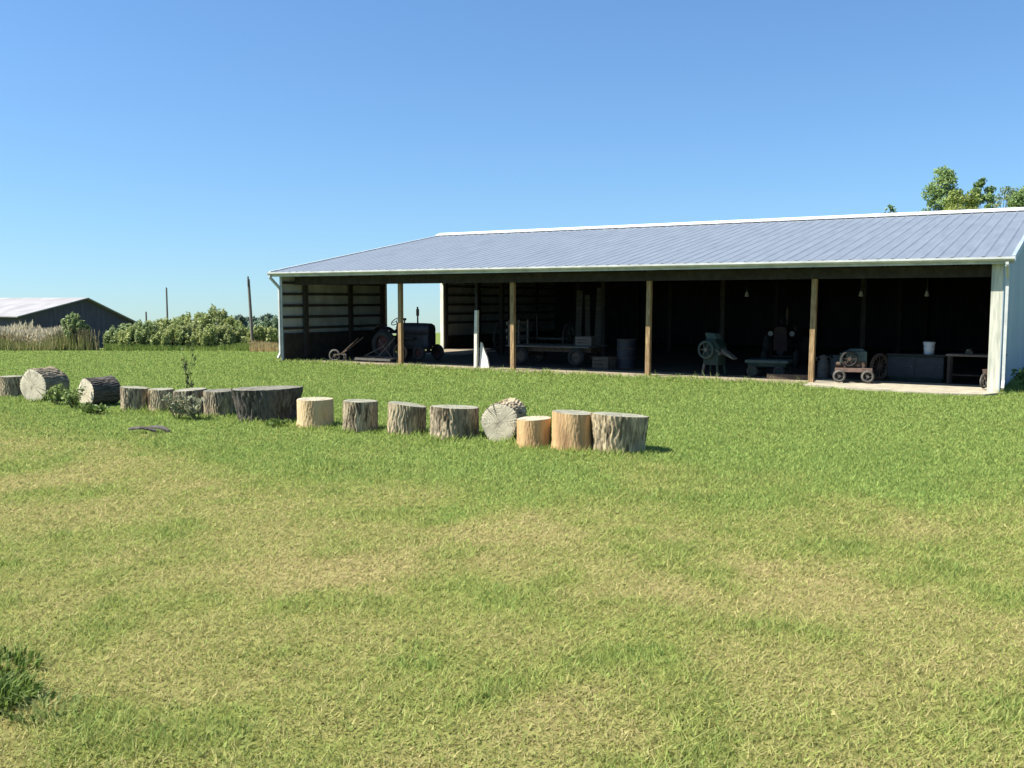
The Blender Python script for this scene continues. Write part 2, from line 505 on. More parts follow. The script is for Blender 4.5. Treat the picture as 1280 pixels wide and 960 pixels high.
def ribbed_roof():
    mb = MB()
    a0, a1 = -.22, BL + .20
    prof = []
    a = a0
    while a < a1:
        prof += [(a, 0), (a + .20, 0), (a + .225, .013), (a + .265, .013), (a + .29, 0)]
        a += .305
    prof = [(min(p, a1), h) for p, h in prof]
    rows = [(-EO, ZE), (RB, ZR), (DEPTH + EO, roofz(DEPTH + EO))]
    vs = []
    for b, z in rows:
        vs += [(p, b, z + h) for p, h in prof]
    n = len(prof)
    mb.add(vs, [(r * n + i, r * n + i + 1, (r + 1) * n + i + 1, (r + 1) * n + i) for r in range(2) for i in range(n - 1)])
    # underside sheet
    vs = []
    for b, z in rows:
        vs += [(a0, b, z - .02), (a1, b, z - .02)]
    mb.add(vs, [(0, 2, 3, 1), (2, 4, 5, 3)])
    mb.add([(a0, -EO, ZE), (a1, -EO, ZE), (a1, -EO, ZE - .02), (a0, -EO, ZE - .02)], [(0, 1, 2, 3)])
    for x in (a0, a1):
        mb.add([(x, b, z) for b, z in rows] + [(x, b, z - .02) for b, z in rows], [(0, 1, 4, 3), (1, 2, 5, 4)])
    me = mb.build('roof', M['roof'], barn)
    return me


roof = ribbed_roof()
mb = MB(); A0, A1 = -.24, BL + .22
mb.prism([(RB - .30, ZR - .30 * SL + .034), (RB, ZR + .045), (RB + .30, ZR - .30 * SL + .034), (RB + .30, ZR - .30 * SL + .075), (RB, ZR + .10), (RB - .30, ZR - .30 * SL + .075)], 'x', A0, A1)
mb.build('ridge_cap', M['ridge'], roof)
# rake trim along both gable edges of the front slope
for x0, x1 in ((A0 - .03, A0 + .045), (A1 - .045, A1 + .03)):
    mb = MB()
    mb.prism([(-EO - .02, ZE - .10), (RB, ZR - .10), (DEPTH + EO, roofz(DEPTH + EO) - .10), (DEPTH + EO, roofz(DEPTH + EO) + .03), (RB, ZR + .03), (-EO - .02, ZE + .03)], 'x', x0, x1)
    mb.build('rake_trim', M['siding_out'] if x0 > 5 else M['white_metal'], roof)
# eave: fascia board and half-round style gutter
mb = MB(); mb.box(A0, A1, -EO + .004, -EO + .035, ZE - .15, ZE - .024)
mb.build('fascia', M['white_metal'], roof)
mb = MB()
mb.prism([(-EO - .115, ZE - .005), (-EO - .115, ZE - .05), (-EO - .075, ZE - .09), (-EO, ZE - .09), (-EO, ZE - .078), (-EO - .07, ZE - .078), (-EO - .10, ZE - .045), (-EO - .10, ZE - .005)], 'x', A0 - .03, A1 + .02)
mb.box(A0 - .03, A0 - .01, -EO - .115, -EO, ZE - .09, ZE - .005)
mb.build('gutter', M['white_metal'], barn)
# downspouts
for a, s in ((-.12, -1), (BL + .10, 1)):
    mb = MB()
    bx = -.055
    pts = [(a, -EO - .05, ZE - .11), (a, -EO - .05, ZE - .17), (a, bx, ZE - .42), (a, bx, .28), (a, -.16, .12)]
    if s < 0: pts = [(A0 + .04, -EO - .05, ZE - .11), (A0 + .04, -EO - .05, ZE - .17), (a + .06, bx, ZE - .50), (a + .06, bx, .28), (a + .06, -.16, .12)]
    for p, q in zip(pts[:-1], pts[1:]): mb.bar(p, q, .06, .075, (0, 1, 0.01))
    mb.build('downspout', M['white_metal'], barn)

# gable walls: corrugated skin and inside girts
def wall_panel(mb, a, b0, b1, z0, top, out):
    """ribbed sheet at a=const between b0 and b1 up to the roof line or a fixed height"""
    n = max(2, int(round((b1 - b0) / .1)))
    prev = None
    for i in range(n + 1):
        b = b0 + (b1 - b0) * i / n
        off = out * (.016 if i % 3 == 0 else 0.0)
        zt = top(b)
        cur = [(a + off, b, z0), (a + off, b, zt), (a - out * .02, b, z0), (a - out * .02, b, zt)]
        if prev:
            mb.add(prev + cur, [(0, 1, 5, 4), (2, 6, 7, 3), (1, 3, 7, 5), (0, 4, 6, 2)])
        prev = cur
    return mb


ztop = lambda b: roofz(b) - .03
mb = MB()
wall_panel(mb, -.02, 0.0, DB0, 0.02, ztop, -1)
wall_panel(mb, -.02, DB0, DB1, 2.86, ztop, -1)
wall_panel(mb, -.02, DB1, DEPTH, 0.02, ztop, -1)
gwl = mb.build('gable_wall', M['siding_in'], barn)
mb = MB()
for z in (1.05, 1.42, 1.80, 2.18, 2.55):
    mb.box(.012, .05, .02, DB0 - .02, z, z + .085)
    mb.box(.012, .05, DB1 + .1, DEPTH - .02, z, z + .085)
for z, c in ((3.1, 2.4), (3.6, 5.0), (4.1, 7.6)):
    mb.box(.012, .05, c, DEPTH - c, z, z + .085)
mb.build('girts', M['post_shaded'], gwl)
mb = MB()
mb.box(.052, .075, .02, DB0 - .03, .02, .93); mb.box(.052, .075, DB1 + .1, DEPTH - .1, .02, .55)
mb.build('skirt_boards', M['dark_wood'], gwl)
mb = MB()
mb.box(-.055, .10, DB1 - .005, DB1 + .10, 0.02, 2.857); mb.box(-.055, .055, DB0 - .10, DB0 + .005, .02, 2.857); mb.box(-.055, .10, DB0 - .1, DB1 + .1, 2.861, 3.02)
mb.build('door_frame', M['white_post'], gwl)
mb = MB()
wall_panel(mb, BL, 0.0, DEPTH, 0.02, ztop, 1)
gwr = mb.build('gable_wall', M['siding_out'], barn)
mb = MB()
for z in (.5, 1.05, 1.6, 2.15, 2.6): mb.box(BL - .06, BL - .024, .25, DEPTH - .1, z, z + .085)
mb.build('girts', M['post_shaded'], gwr)
mb = MB(); mb.box(BL - .052 - .03, BL - .063, .25, DEPTH - .1, .03, 1.0)
mb.build('skirt_boards', M['dark_wood'], gwr)
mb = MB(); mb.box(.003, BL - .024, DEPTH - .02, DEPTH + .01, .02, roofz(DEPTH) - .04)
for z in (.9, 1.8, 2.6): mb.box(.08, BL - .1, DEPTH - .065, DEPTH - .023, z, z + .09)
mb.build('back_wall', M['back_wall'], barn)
# corner boards
mb = MB(); mb.box(BL - .21, BL + .018, -.035, -.008, .03, ZE - .12); mb.box(BL - .20, BL - .03, -.006, .14, .03, ZE - .14)
mb.build('corner_board', M['corner'], barn)
mb = MB(); mb.box(BL + .019, BL + .035, -.04, .16, .03, ZE - .1)
mb.build('corner_board', M['siding_out'], barn)
mb = MB(); mb.box(-.06, .03, -.035, -.004, .03, ZE - .12)
mb.build('corner_board', M['white_metal'], barn)
# front posts, header, trusses, purlins
SB = .42
PW = .125
post_a = [a_at(px, SB) for px in (499.5, 640, 809, 1014)]
print('posts', post_a)
for i, a in enumerate(post_a):
    mb = MB()
    tilt = (.01, -.015, .02, .03)[i]
    mb.bar((a, SB + PW / 2, 0.0), (a + tilt, SB + PW / 2, 2.74), PW, PW, (0, 1, 0))
    o = mb.build('post', M['post'], barn, .006)
for b in (b_at(380), b_at(436), DB0 - .35, DB1 + .16, 11.6, 14.2, 16.6):
    mb = MB(); mb.box(.076, .17, b - .08, b + .08, .02, roofz(b) - .30); mb.build('post', M['post_shaded'], barn)
for a in post_a:
    mb = MB(); mb.box(a - .08, a + .08, DEPTH - .23, DEPTH - .07, .02, roofz(DEPTH) - .2); mb.build('post', M['post_shaded'], barn)
for a in post_a[:]:
    for b in (6.4, 12.4):
        mb = MB(); mb.box(a - .07, a + .07, b - .07, b + .07, .02, 2.70); mb.build('post', M['post_shaded'], barn)
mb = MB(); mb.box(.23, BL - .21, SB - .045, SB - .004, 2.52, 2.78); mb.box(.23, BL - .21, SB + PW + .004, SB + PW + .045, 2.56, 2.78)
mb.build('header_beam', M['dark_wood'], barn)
for a in post_a + [(post_a[-1] + BL) / 2, (post_a[2] + post_a[3]) / 2, (post_a[1] + post_a[2]) / 2, (post_a[0] + post_a[1]) / 2]:
    mb = MB()
    mb.box(a - .02, a + .02, .25, DEPTH - .2, 2.80, 2.93)
    for (p, q) in (((a, .3, roofz(.3) - .10), (a, RB, ZR - .14)), ((a, RB, ZR - .14), (a, DEPTH - .3, roofz(DEPTH - .3) - .10)),
                   ((a + .025, 4.5, 2.9), (a + .025, 2.6, roofz(2.6) - .1)), ((a + .025, 4.5, 2.9), (a + .025, 6.8, roofz(6.8) - .1)), ((a + .025, RB, 2.9), (a + .025, 6.8, roofz(6.8) - .1)),
                   ((a + .025, RB, 2.9), (a + .025, RB + 2.6, roofz(RB + 2.6) - .1)), ((a + .025, 14, 2.9), (a + .025, RB + 2.6, roofz(RB + 2.6) - .1))):
        mb.bar(p, q, .04, .10)
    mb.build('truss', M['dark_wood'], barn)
for b in list(np.arange(.7, RB, 1.05)) + list(np.arange(RB + .7, DEPTH, 1.2)):
    mb = MB(); z = roofz(b)
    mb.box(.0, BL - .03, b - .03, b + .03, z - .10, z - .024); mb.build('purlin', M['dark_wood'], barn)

# ------------------------------------------------------------------ vehicles and implements in the shed
def wheel(parent, c, axis, Rr, wd, tyre_m, rim_m, spokes=0, name='wheel'):
    c = Vector(c); ax = Vector(axis).normalized()
    mb = MB()
    t = wd / 2
    for off, rr in ((-.5, .9), (0, 1.0), (.5, .9)):
        mb.torus(c + ax * off * wd * .55, ax, Rr * rr - t * .8, t * .8, 32, 8)
    w = mb.build(name, tyre_m, parent)
    mb = MB()
    mb.cyl(c - ax * wd * .30, c + ax * wd * .30, Rr * .22, Rr * .22, 16)
    if spokes:
        mb.torus(c, ax, Rr * .80, Rr * .05, 28, 6)
        a = ax.cross(Vector((0, 0, 1))); b = ax.cross(a)
        for i in range(spokes):
            th = 2 * math.pi * i / spokes
            mb.cyl(c, c + (a * math.cos(th) + b * math.sin(th)) * Rr * .82, Rr * .035, Rr * .035, 6)
    else:
        mb.cyl(c - ax * wd * .16, c + ax * wd * .16, Rr * .66, Rr * .66, 24)
        mb.torus(c + ax * wd * .3, ax, Rr * .62, Rr * .04, 24, 6); mb.torus(c - ax * wd * .3, ax, Rr * .62, Rr * .04, 24, 6)
    mb.build('rim', rim_m, w)
    return w


def tractor(loc, rz, label, paint, rimm, s=1.0, lamps=True):
    t = empty('tractor', loc, rz, label, 'tractor'); t.scale = (s, s, s)
    mb = MB()   # rounded hood
    sec = [(-.22, .86), (.22, .86), (.235, 1.10), (.19, 1.21), (.08, 1.26), (-.08, 1.26), (-.19, 1.21), (-.235, 1.10)]
    xs_ = [.25, .75, 1.3, 1.58, 1.66]; sc = [.96, 1, .98, .94, .80]
    vs = []
    for x, k in zip(xs_, sc):
        vs += [(x, y * k, 1.06 + (z - 1.06) * k) for y, z in sec]
    n = len(sec)
    mb.add(vs, [(r * n + i, r * n + (i + 1) % n, (r + 1) * n + (i + 1) % n, (r + 1) * n + i) for r in range(4) for i in range(n)], True)
    mb.add(vs[:n], [tuple(range(n))]); mb.add(vs[-n:], [tuple(range(n))])
    mb.build('hood', paint, t)
    mb = MB(); mb.box(1.45, 1.655, -.20, .20, .48, .92)
    for k in range(6): mb.box(1.655, 1.675, -.17 + k * .062, -.14 + k * .062, .52, 1.10)
    mb.build('grille', paint, t)
    mb = MB(); mb.box(.3, 1.46, -.17, .17, .50, .88); mb.cyl((.5, -.24, .74), (1.1, -.24, .74), .05); mb.box(.55, 1.2, .17, .25, .58, .8)
    mb.build('engine', M['black'], t)
    mb = MB(); mb.box(-.28, .34, -.19, .19, .36, .80); mb.cyl((0, -.62, .52), (0, .62, .52), .075); mb.bar((.3, 0, .45), (1.6, 0, .45), .18, .14)
    mb.cyl((1.5, -.45, .30), (1.5, .45, .30), .035); mb.bar((1.5, 0, .3), (1.5, 0, .5), .1, .1)
    mb.build('chassis', M['black'], t)
    for s_ in (-1, 1):
        wheel(t, (0, s_ * .56, .52), (0, 1, 0), .52, .24, M['tyre'], rimm)
        wheel(t, (1.5, s_ * .48, .27), (0, 1, 0), .27, .13, M['tyre'], rimm)
        mb = MB()
        vs, nn = [], 9
        for i in range(nn):
            th = R(40 + i * 13)
            for y in (s_ * .44, s_ * .70):
                vs.append((math.cos(th) * .60, y, .52 + math.sin(th) * .60))
        vs2 = [(x * 1.03, y, (z - .52) * 1.03 + .52) for x, y, z in vs]
        k = len(vs)
        mb.add(vs + vs2, [(2 * i, 2 * i + 1, 2 * i + 3, 2 * i + 2) for i in range(nn - 1)] + [(k + 2 * i, k + 2 * i + 2, k + 2 * i + 3, k + 2 * i + 1) for i in range(nn - 1)], True)
        mb.build('fender', paint, t)
    mb = MB(); mb.cyl((.95, .10, 1.24), (.95, .10, 1.50), .028); mb.cyl((.95, .10, 1.50), (.95, .10, 1.72), .052); mb.cyl((.95, .10, 1.72), (.94, .10, 1.80), .03)
    mb.build('exhaust_stack', M['iron'], t)
    mb = MB(); mb.cyl((.55, -.12, 1.24), (.55, -.12, 1.34), .025); mb.cyl((.55, -.12, 1.34), (.55, -.12, 1.42), .065)
    mb.build('air_cleaner', M['black'], t)
    mb = MB(); mb.cyl((.28, 0, 1.05), (.06, 0, 1.30), .018); mb.torus((.06, 0, 1.30), (-.66, 0, .75), .19, .015, 28, 6)
    for th in (0, 2.1, 4.2): mb.cyl((.06, 0, 1.30), Vector((.06, 0, 1.30)) + Vector((.75 * math.cos(th), math.sin(th), .66 * math.cos(th))) * .19, .009, .009, 6)
    mb.build('steering_wheel', M['black'], t)
    mb = MB(); mb.cyl((-.42, 0, .98), (-.42, 0, 1.03), .20, .23, 18); mb.box(-.66, -.60, -.20, .20, 1.0, 1.18); mb.bar((-.42, 0, .99), (-.12, 0, .72), .06, .03)
    mb.build('seat', M['iron'], t)
    if lamps:
        for s_ in (-1, 1):
            mb = MB(); mb.cyl((1.36, s_ * .32, 1.0), (1.50, s_ * .32, 1.0), .05, .085, 16); mb.cyl((1.40, s_ * .22, .98), (1.40, s_ * .32, .98), .02)
            h = mb.build('headlight', M['black'], t)
            mb = MB(); mb.cyl((1.502, s_ * .32, 1.0), (1.51, s_ * .32, 1.0), .078, .07, 16); mb.build('lens', M['lamp_glass'], h)
    return t


def at(px, b, z=.035): return B(a_at(px, b), b, z)


tractor(at(494, 2.6), BROT + R(-4), 'dark old tractor with tall exhaust stack before the open end doorway', M['tractor'], M['tractor_red'], .98, False)
tractor(at(984, 7.2), BROT + R(-82), 'old tractor deep in the dark bay with two pale headlamps', M['tractor_dark'], M['black'], .98)

# --- small walking cultivator near the far corner
t = empty('hand_cultivator', at(424, .75, .022), BROT + R(20), 'small wheel hoe with pale iron wheel standing by the end wall', 'cultivator')
wheel(t, (-.16, 0, .20), (0, 1, 0), .20, .05, M['grey_iron'], M['grey_iron'], 8)
mb = MB(); mb.tube([(-.16, .05, .20), (.1, .06, .26), (.75, .22, .78)], .018); mb.tube([(-.16, -.05, .20), (.1, -.06, .26), (.75, -.22, .78)], .018); mb.cyl((.45, -.15, .55), (.45, .15, .55), .012)
mb.build('handles', M['iron'], t)
mb = MB()
for y in (-.12, -.04, .04, .12): mb.tube([(.08, y, .25), (.2, y, .22), (.22, y, .05), (.14, y, .0)], .014, 6)
mb.bar((.08, -.16, .25), (.08, .16, .25), .04, .03)
mb.build('tines', M['grey_iron'], t)

# --- horse-drawn plough / harrow frame
t = empty('field_cultivator', at(470, 1.1, .022), BROT + R(-3), 'low iron field cultivator with crossed levers in front of the tractor', 'cultivator')
mb = MB(); mb.bar((-.75, -.2, .10), (.8, -.2, .10), .07, .07); mb.bar((-.75, .35, .13), (.8, .35, .13), .07, .07)
for x in (-.72, 0, .75): mb.bar((x, -.2, .12), (x, .35, .14), .05, .04)
mb.build('frame', M['grey_iron'], t)
for x0, x1, z1 in ((-.55, .25, .52), (.05, .62, .70), (.62, .15, .62)):
    mb = MB(); mb.bar((x0, .05, .18), (x1, .1, z1), .035, .02); mb.cyl((x1, .06, z1), (x1 + (.1 if x1 > x0 else -.1), .12, z1 + .10), .014); mb.build('lever', M['grey_iron'], t)
for x in (-.6, -.3, .05, .35, .65):
    mb = MB(); mb.tube([(x, .1, .14), (x + .14, .1, .16), (x + .16, .1, .02), (x + .05, .1, -.01)], .018, 6); mb.build('tine', M['iron'], t)
wheel(t, (.55, .55, .30), (0, 1, 0), .30, .06, M['iron'], M['iron'], 10)

# --- whitewashed post and sack
wp = B(a_at(595, .62), .62, .022)
t = empty('white_post', wp, BROT, 'narrow whitewashed wooden post standing free between two barn posts', 'post')
mb = MB(); mb.bar((0, 0, 0), (.03, 0, 1.70), .10, .10, (0, 1, 0)); mb.build('shaft', M['white_post'], t, .005)
mb = MB(); mb.bar((.03, .0, 1.60), (-.22, .35, 2.72), .06, .05, (0, 1, 0)); mb.build('brace', M['dark_wood'], t)
mb = MB()
mb.prism([(.0, 0), (.34, 0), (.26, .30), (.10, .62), (.05, .74), (.0, .76)], 'y', -.03, .03)
o = tag(mb.build('scrap_board', M['sack']), 'white pointed scrap board leaning against the whitewashed post', 'board')
o.location = wp + U * .10 + V * .06; o.rotation_euler = (R(-4), 0, BROT)

# --- flat hay wagon
t = empty('hay_wagon', at(698, 3.0), BROT + R(2), 'grey plank hay wagon with low flat bed in shaded bay', 'wagon')
mb = MB()
for k in range(7): mb.box(-1.45, 1.35, -.72 + k * .208, -.72 + k * .208 + .2, .56, .60)
mb.build('deck', M['plank'], t)
mb = MB(); mb.box(-1.40, 1.30, -.45, -.33, .42, .555); mb.box(-1.40, 1.30, .33, .45, .42, .555); mb.bar((-1.0, -.6, .28), (-1.0, .6, .28), .08, .08); mb.bar((.9, -.6, .28), (.9, .6, .28), .08, .08); mb.bar((1.0, 0, .3), (2.3, -.1, .18), .07, .06)
mb.box(-1.04, -.96, -.06, .06, .28, .43); mb.box(.86, .94, -.06, .06, .28, .43)
mb.build('running_gear', M['iron'], t)
for x in (-1.0, .9):
    for y in (-.62, .62): wheel(t, (x, y, .28), (0, 1, 0), .28, .12, M['tyre'], M['iron'])
mb = MB()
for z in (.78, 1.0, 1.22): mb.box(-1.46, -1.42, -.70, .70, z, z + .1)
for y in (-.6, 0, .6): mb.box(-1.42, -1.37, y - .04, y + .04, .56, 1.36)
mb.build('end_rack', M['plank'], t)


def crate(loc, rz, w, d, h, label, m):
    t = empty('crate', loc, rz, label, 'crate', 'wooden crates stored in the barn')
    mb = MB(); mb.box(-w / 2, w / 2, -d / 2, d / 2, 0, .02)
    for k in range(3):
        z0 = .02 + k * (h - .02) / 3 + .008; z1 = .02 + (k + 1) * (h - .02) / 3 - .008
        mb.box(-w / 2, w / 2, -d / 2, -d / 2 + .016, z0, z1); mb.box(-w / 2, w / 2, d / 2 - .016, d / 2, z0, z1)
        mb.box(-w / 2, -w / 2 + .016, -d / 2 + .017, d / 2 - .017, z0, z1); mb.box(w / 2 - .016, w / 2, -d / 2 + .017, d / 2 - .017, z0, z1)
    mb.build('slats', m, t)
    for x in (-1, 1):
        for y in (-1, 1):
            mb = MB(); mb.box(x * (w / 2 - .04) - .02, x * (w / 2 - .04) + .02, y * (d / 2 - .037) - .02, y * (d / 2 - .037) + .02, .021, h)
            mb.build('corner_post', m, t)
    return t


wq = Matrix.Rotation(BROT + R(2), 4, 'Z')
wbase = at(698, 3.0)
crate(wbase + wq @ Vector((1.05, -.3, .602)), BROT + R(9), .5, .4, .30, 'slatted crate sitting on the hay wagon deck', M['plank'])
crate(at(755, 2.2), BROT + R(-8), .55, .4, .34, 'slatted crate on the barn floor beside the hay wagon', M['wood_box'])
def milk_can(loc, label, lid):
    t = empty('milk_can', loc, 0, label, 'milk can', 'milk cans by the engine cart')
    mb = MB(); mb.cyl((0, 0, 0), (0, 0, .36), .15, .155, 22); mb.cyl((0, 0, .36), (0, 0, .47), .155, .09, 22, False); mb.cyl((0, 0, .47), (0, 0, .54), .09, .11, 22); mb.torus((0, 0, .03), (0, 0, 1), .15, .012, 24, 6)
    mb.build('can_body', M['grey_iron'], t)
    if lid:
        mb = MB(); mb.cyl((0, 0, .542), (0, 0, .57), .118, .10, 20); mb.cyl((0, 0, .57), (0, 0, .59), .04, .03, 12); mb.build('lid', M['grey_iron'], t)
    for s_ in (-1, 1):
        mb = MB(); mb.tube([(s_ * .12, 0, .42), (s_ * .19, 0, .46), (s_ * .19, 0, .52), (s_ * .10, 0, .52)], .010, 6); mb.build('handle', M['grey_iron'], t)


milk_can(at(1030, 2.0), 'grey milk can with its lid on, beside the post', True)
milk_can(at(1046, 3.0), 'open grey milk can without lid behind the engine cart', False)
t = empty('oil_drum', at(783, 2.6), .3, 'dark steel oil drum standing beyond the hay wagon', 'drum')
mb = MB(); mb.cyl((0, 0, 0), (0, 0, .86), .28, .28, 28); mb.build('drum_body', M['tractor'], t)
for z in (.02, .29, .58, .84):
    mb = MB(); mb.torus((0, 0, z), (0, 0, 1), .282, .012, 32, 6); mb.build('hoop', M['iron'], t)
t = empty('dump_rake', at(668, 6.8), BROT + R(5), 'curved-tine dump rake with tall iron wheels behind the hay wagon', 'hay rake')
mb = MB(); mb.bar((-1.3, 0, .62), (1.3, 0, .62), .07, .07); mb.bar((0, 0, .64), (0, -1.5, .55), .07, .06); mb.build('frame', M['grey_iron'], t)
for s_ in (-1, 1): wheel(t, (s_ * 1.35, 0, .62), (1, 0, 0), .62, .05, M['grey_iron'], M['grey_iron'], 12)
for k in range(15):
    x = -1.2 + k * 2.4 / 14
    mb = MB(); mb.tube([(x, .05 + .55 * math.sin(q), .66 - .62 * (1 - math.cos(q)) * .52 + .10 * math.sin(q)) for q in np.linspace(0, 2.7, 9)], .010, 5); mb.build('tine', M['grey_iron'], t)
mb = MB(); mb.bar((.1, .02, .64), (.25, -.35, 1.5), .04, .02); mb.build('lever', M['grey_iron'], t)
for i, (px, b, w_, l_) in enumerate(((722, 9.5, .24, 2.35), (735, 9.6, .20, 2.2), (746, 9.4, .26, 2.45))):
    mb = MB(); mb.box(-w_ / 2, w_ / 2, -.02, .02, 0, l_)
    o = tag(mb.build('stored_plank', M['plank'], None, .004), ('shortest wide grey plank standing upright deep in the middle bay', 'narrow grey plank standing between two wider ones', 'tallest grey plank standing upright deep in the middle bay')[i] if i != 0 else 'wide grey plank standing nearest the dump rake', 'plank', 'planks standing upright in the barn')
    o.location = at(px, b, .037); o.rotation_euler = (R(-3), R((1, -2, 2)[i]), BROT + R(10))

# --- corn sheller (green)
t = empty('corn_sheller', at(893, 1.28, .022), BROT + R(-12), 'upright green hand corn sheller with flywheel and chute', 'corn sheller')
mb = MB(); mb.prism([(-.20, .30), (.22, .30), (.26, .78), (.12, .98), (-.14, .98), (-.26, .72)], 'y', -.20, .20); mb.build('body', M['green_paint'], t, .012)
mb = MB(); mb.prism([(-.16, .98), (.14, .98), (.07, 1.12), (-.22, 1.14)], 'y', -.13, .13); mb.build('hopper', M['teal'], t)
for x in (-.19, .19):
    for y in (-.17, .17):
        mb = MB(); mb.bar((x, y, .34), (x * 1.25, y * 1.15, 0), .05, .05, (0, 1, 0)); mb.build('leg', M['grey_iron'] if (x < 0 and y < 0) else M['green_paint'], t)  # one leg takes a paler material to stand in for sunlight on it
wheel(t, (-.10, -.27, .70), (0, 1, 0), .24, .04, M['teal'], M['grey_iron'], 6, 'flywheel')
mb = MB(); mb.cyl((.20, .23, .70), (.20, -.26, .70), .02); mb.bar((.20, -.26, .70), (.38, -.27, .60), .03, .02); mb.cyl((.38, -.26, .60), (.38, -.40, .60), .018); mb.build('crank', M['grey_iron'], t)
mb = MB(); mb.prism([(.24, .62), (.62, .46), (.62, .50), (.26, .74)], 'y', -.10, .10); mb.build('chute', M['grey_iron'], t)

# --- low flat cart beside it
t = empty('flat_cart', at(962, 1.75), BROT + R(4), 'low green flat cart with pale top beside the corn sheller', 'cart')
mb = MB(); mb.box(-.55, .55, -.38, .38, .36, .44); mb.build('deck', M['teal'], t, .01)
mb = MB(); mb.box(-.48, .48, -.34, .34, .27, .357); mb.bar((-.34, -.4, .16), (-.34, .4, .16), .04, .04); mb.bar((.34, -.4, .16), (.34, .4, .16), .04, .04); mb.box(-.37, -.31, -.05, .05, .16, .28); mb.box(.31, .37, -.05, .05, .16, .28)
mb.build('frame', M['green_paint'], t)
for x in (-.34, .34):
    for y in (-.42, .42): wheel(t, (x, y, .15), (0, 1, 0), .15, .06, M['tyre'], M['green_paint'])

# --- timber and steel rails on floor
mb = MB(); mb.box(-.5, .5, -.07, .07, 0, .13)
o = tag(mb.build('timber_beam', M['wood_box'], None, .008), 'brown squared timber lying behind the post beside the apron', 'timber'); o.location = at(985, 1.15, .022); o.rotation_euler = (0, 0, BROT + R(6))

# --- stationary engine on four-wheel cart
t = empty('engine_cart', at(1067, .95, .05), BROT + R(14), 'small stationary engine on a four-wheeled cart with red sills', 'engine cart')
mb = MB()
for y in (-.22, .22): mb.box(-.42, .42, y - .045, y + .045, .25, .34)
mb.box(-.40, -.32, -.17, .17, .26, .33); mb.box(.32, .40, -.17, .17, .26, .33)
mb.build('sills', M['rust_red'], t)
mb = MB(); mb.cyl((-.32, -.32, .15), (-.32, .32, .15), .02); mb.cyl((.32, -.32, .15), (.32, .32, .15), .02); mb.box(-.35, -.29, -.1, .1, .15, .26); mb.box(.29, .35, -.1, .1, .15, .26); mb.build('axles', M['iron'], t)
for x in (-.32, .32):
    for y in (-.32, .32): wheel(t, (x, y, .15), (0, 1, 0), .15, .05, M['grey_iron'], M['grey_iron'], 6)
mb = MB(); mb.box(-.18, .30, -.15, .15, .50, .74); mb.prism([(-.16, .74), (.28, .74), (.2, .80), (-.08, .80)], 'y', -.12, .12); mb.build('water_hopper', M['teal'], t, .012)
mb = MB(); mb.box(-.22, .30, -.12, .12, .342, .498); mb.cyl((-.22, 0, .42), (-.40, 0, .42), .07); mb.bar((.22, -.14, .34), (.22, -.14, .5), .06, .06); mb.build('crankcase', M['iron'], t)
mb = MB(); mb.cyl((-.27, -.08, .46), (-.27, -.08, .70), .045); mb.build('fuel_can', M['teal'], t)
for y in (-.19, .19): wheel(t, (-.10, y, .56), (0, 1, 0), .20, .04, M['black'], M['iron'], 6, 'flywheel')
# hoop wheel leaning behind
t = empty('wagon_wheel', at(1100, 1.9), BROT + R(60), 'spoked wagon wheel standing on edge behind the engine cart', 'wheel')
wheel(t, (0, 0, .34), (0, 1, 0), .34, .06, M['iron'], M['iron'], 12, 'rim_and_tyre')

# --- cabinet with white bucket
cl = at(1152, 2.3)
t = empty('tool_cabinet', cl, BROT, 'dark green tool cabinet standing under the white bucket', 'cabinet')
mb = MB(); mb.box(-.75, .55, -.22, .22, .06, .62); mb.box(-.70, .50, -.19, .19, 0, .06); mb.build('body', M['green_paint'], t, .008)
for x0, x1 in ((-.73, -.105), (-.095, .53)):
    mb = MB(); mb.box(x0, x1, -.24, -.222, .10, .58); d_ = mb.build('door', M['tractor'], t)
    mb = MB(); mb.cyl((x1 - .08, -.262, .36), (x1 - .08, -.242, .36), .02); mb.build('handle', M['grey_iron'], d_)
mb = MB(); mb.box(-.77, .57, -.26, .24, .622, .66); mb.build('top', M['black'], t, .005)
t = empty('bucket', cl + U * .17 + Vector((0, 0, .662)), BROT, 'white plastic bucket on the dark cabinet', 'bucket')
mb = MB(); mb.cyl((0, 0, 0), (0, 0, .30), .115, .14, 24); mb.torus((0, 0, .27), (0, 0, 1), .138, .012, 24, 6); mb.build('shell', M['white_plastic'], t)
mb = MB(); mb.cyl((0, 0, .302), (0, 0, .325), .148, .148, 24); mb.build('lid', M['tractor'], t)
mb = MB()
pts = [(.14 * math.cos(x), -.02 - .1 * math.sin(x), .26 - .10 * math.sin(x)) for x in np.linspace(0, math.pi, 9)]
mb.tube(pts, .006, 6); mb.build('handle', M['grey_iron'], t)

# --- work bench by the end wall
t = empty('work_bench', at(1216, 1.9), BROT, 'plain dark wooden work bench against the end wall', 'bench')
mb = MB(); mb.box(-.55, .50, -.28, .28, .66, .71); mb.build('bench_top', M['plank'], t, .006)
for x in (-.48, .43):
    for y in (-.22, .22): mb = MB(); mb.box(x - .035, x + .035, y - .035, y + .035, 0, .658); mb.build('leg', M['dark_wood'], t)
mb = MB(); mb.box(-.44, .39, -.20, .20, .2, .225); mb.build('shelf', M['dark_wood'], t)
mb = MB(); mb.box(-.05, .11, -.08, .08, .712, .78); mb.box(-.02, .08, -.14, .14, .78, .83); mb.cyl((.03, -.14, .80), (.03, -.26, .80), .012)
o = tag(mb.build('bench_vice', M['grey_iron'], None, .006), 'iron bench vice sitting on the wooden work bench', 'vice'); o.location = at(1210, 1.85, .035); o.rotation_euler = (0, 0, BROT)
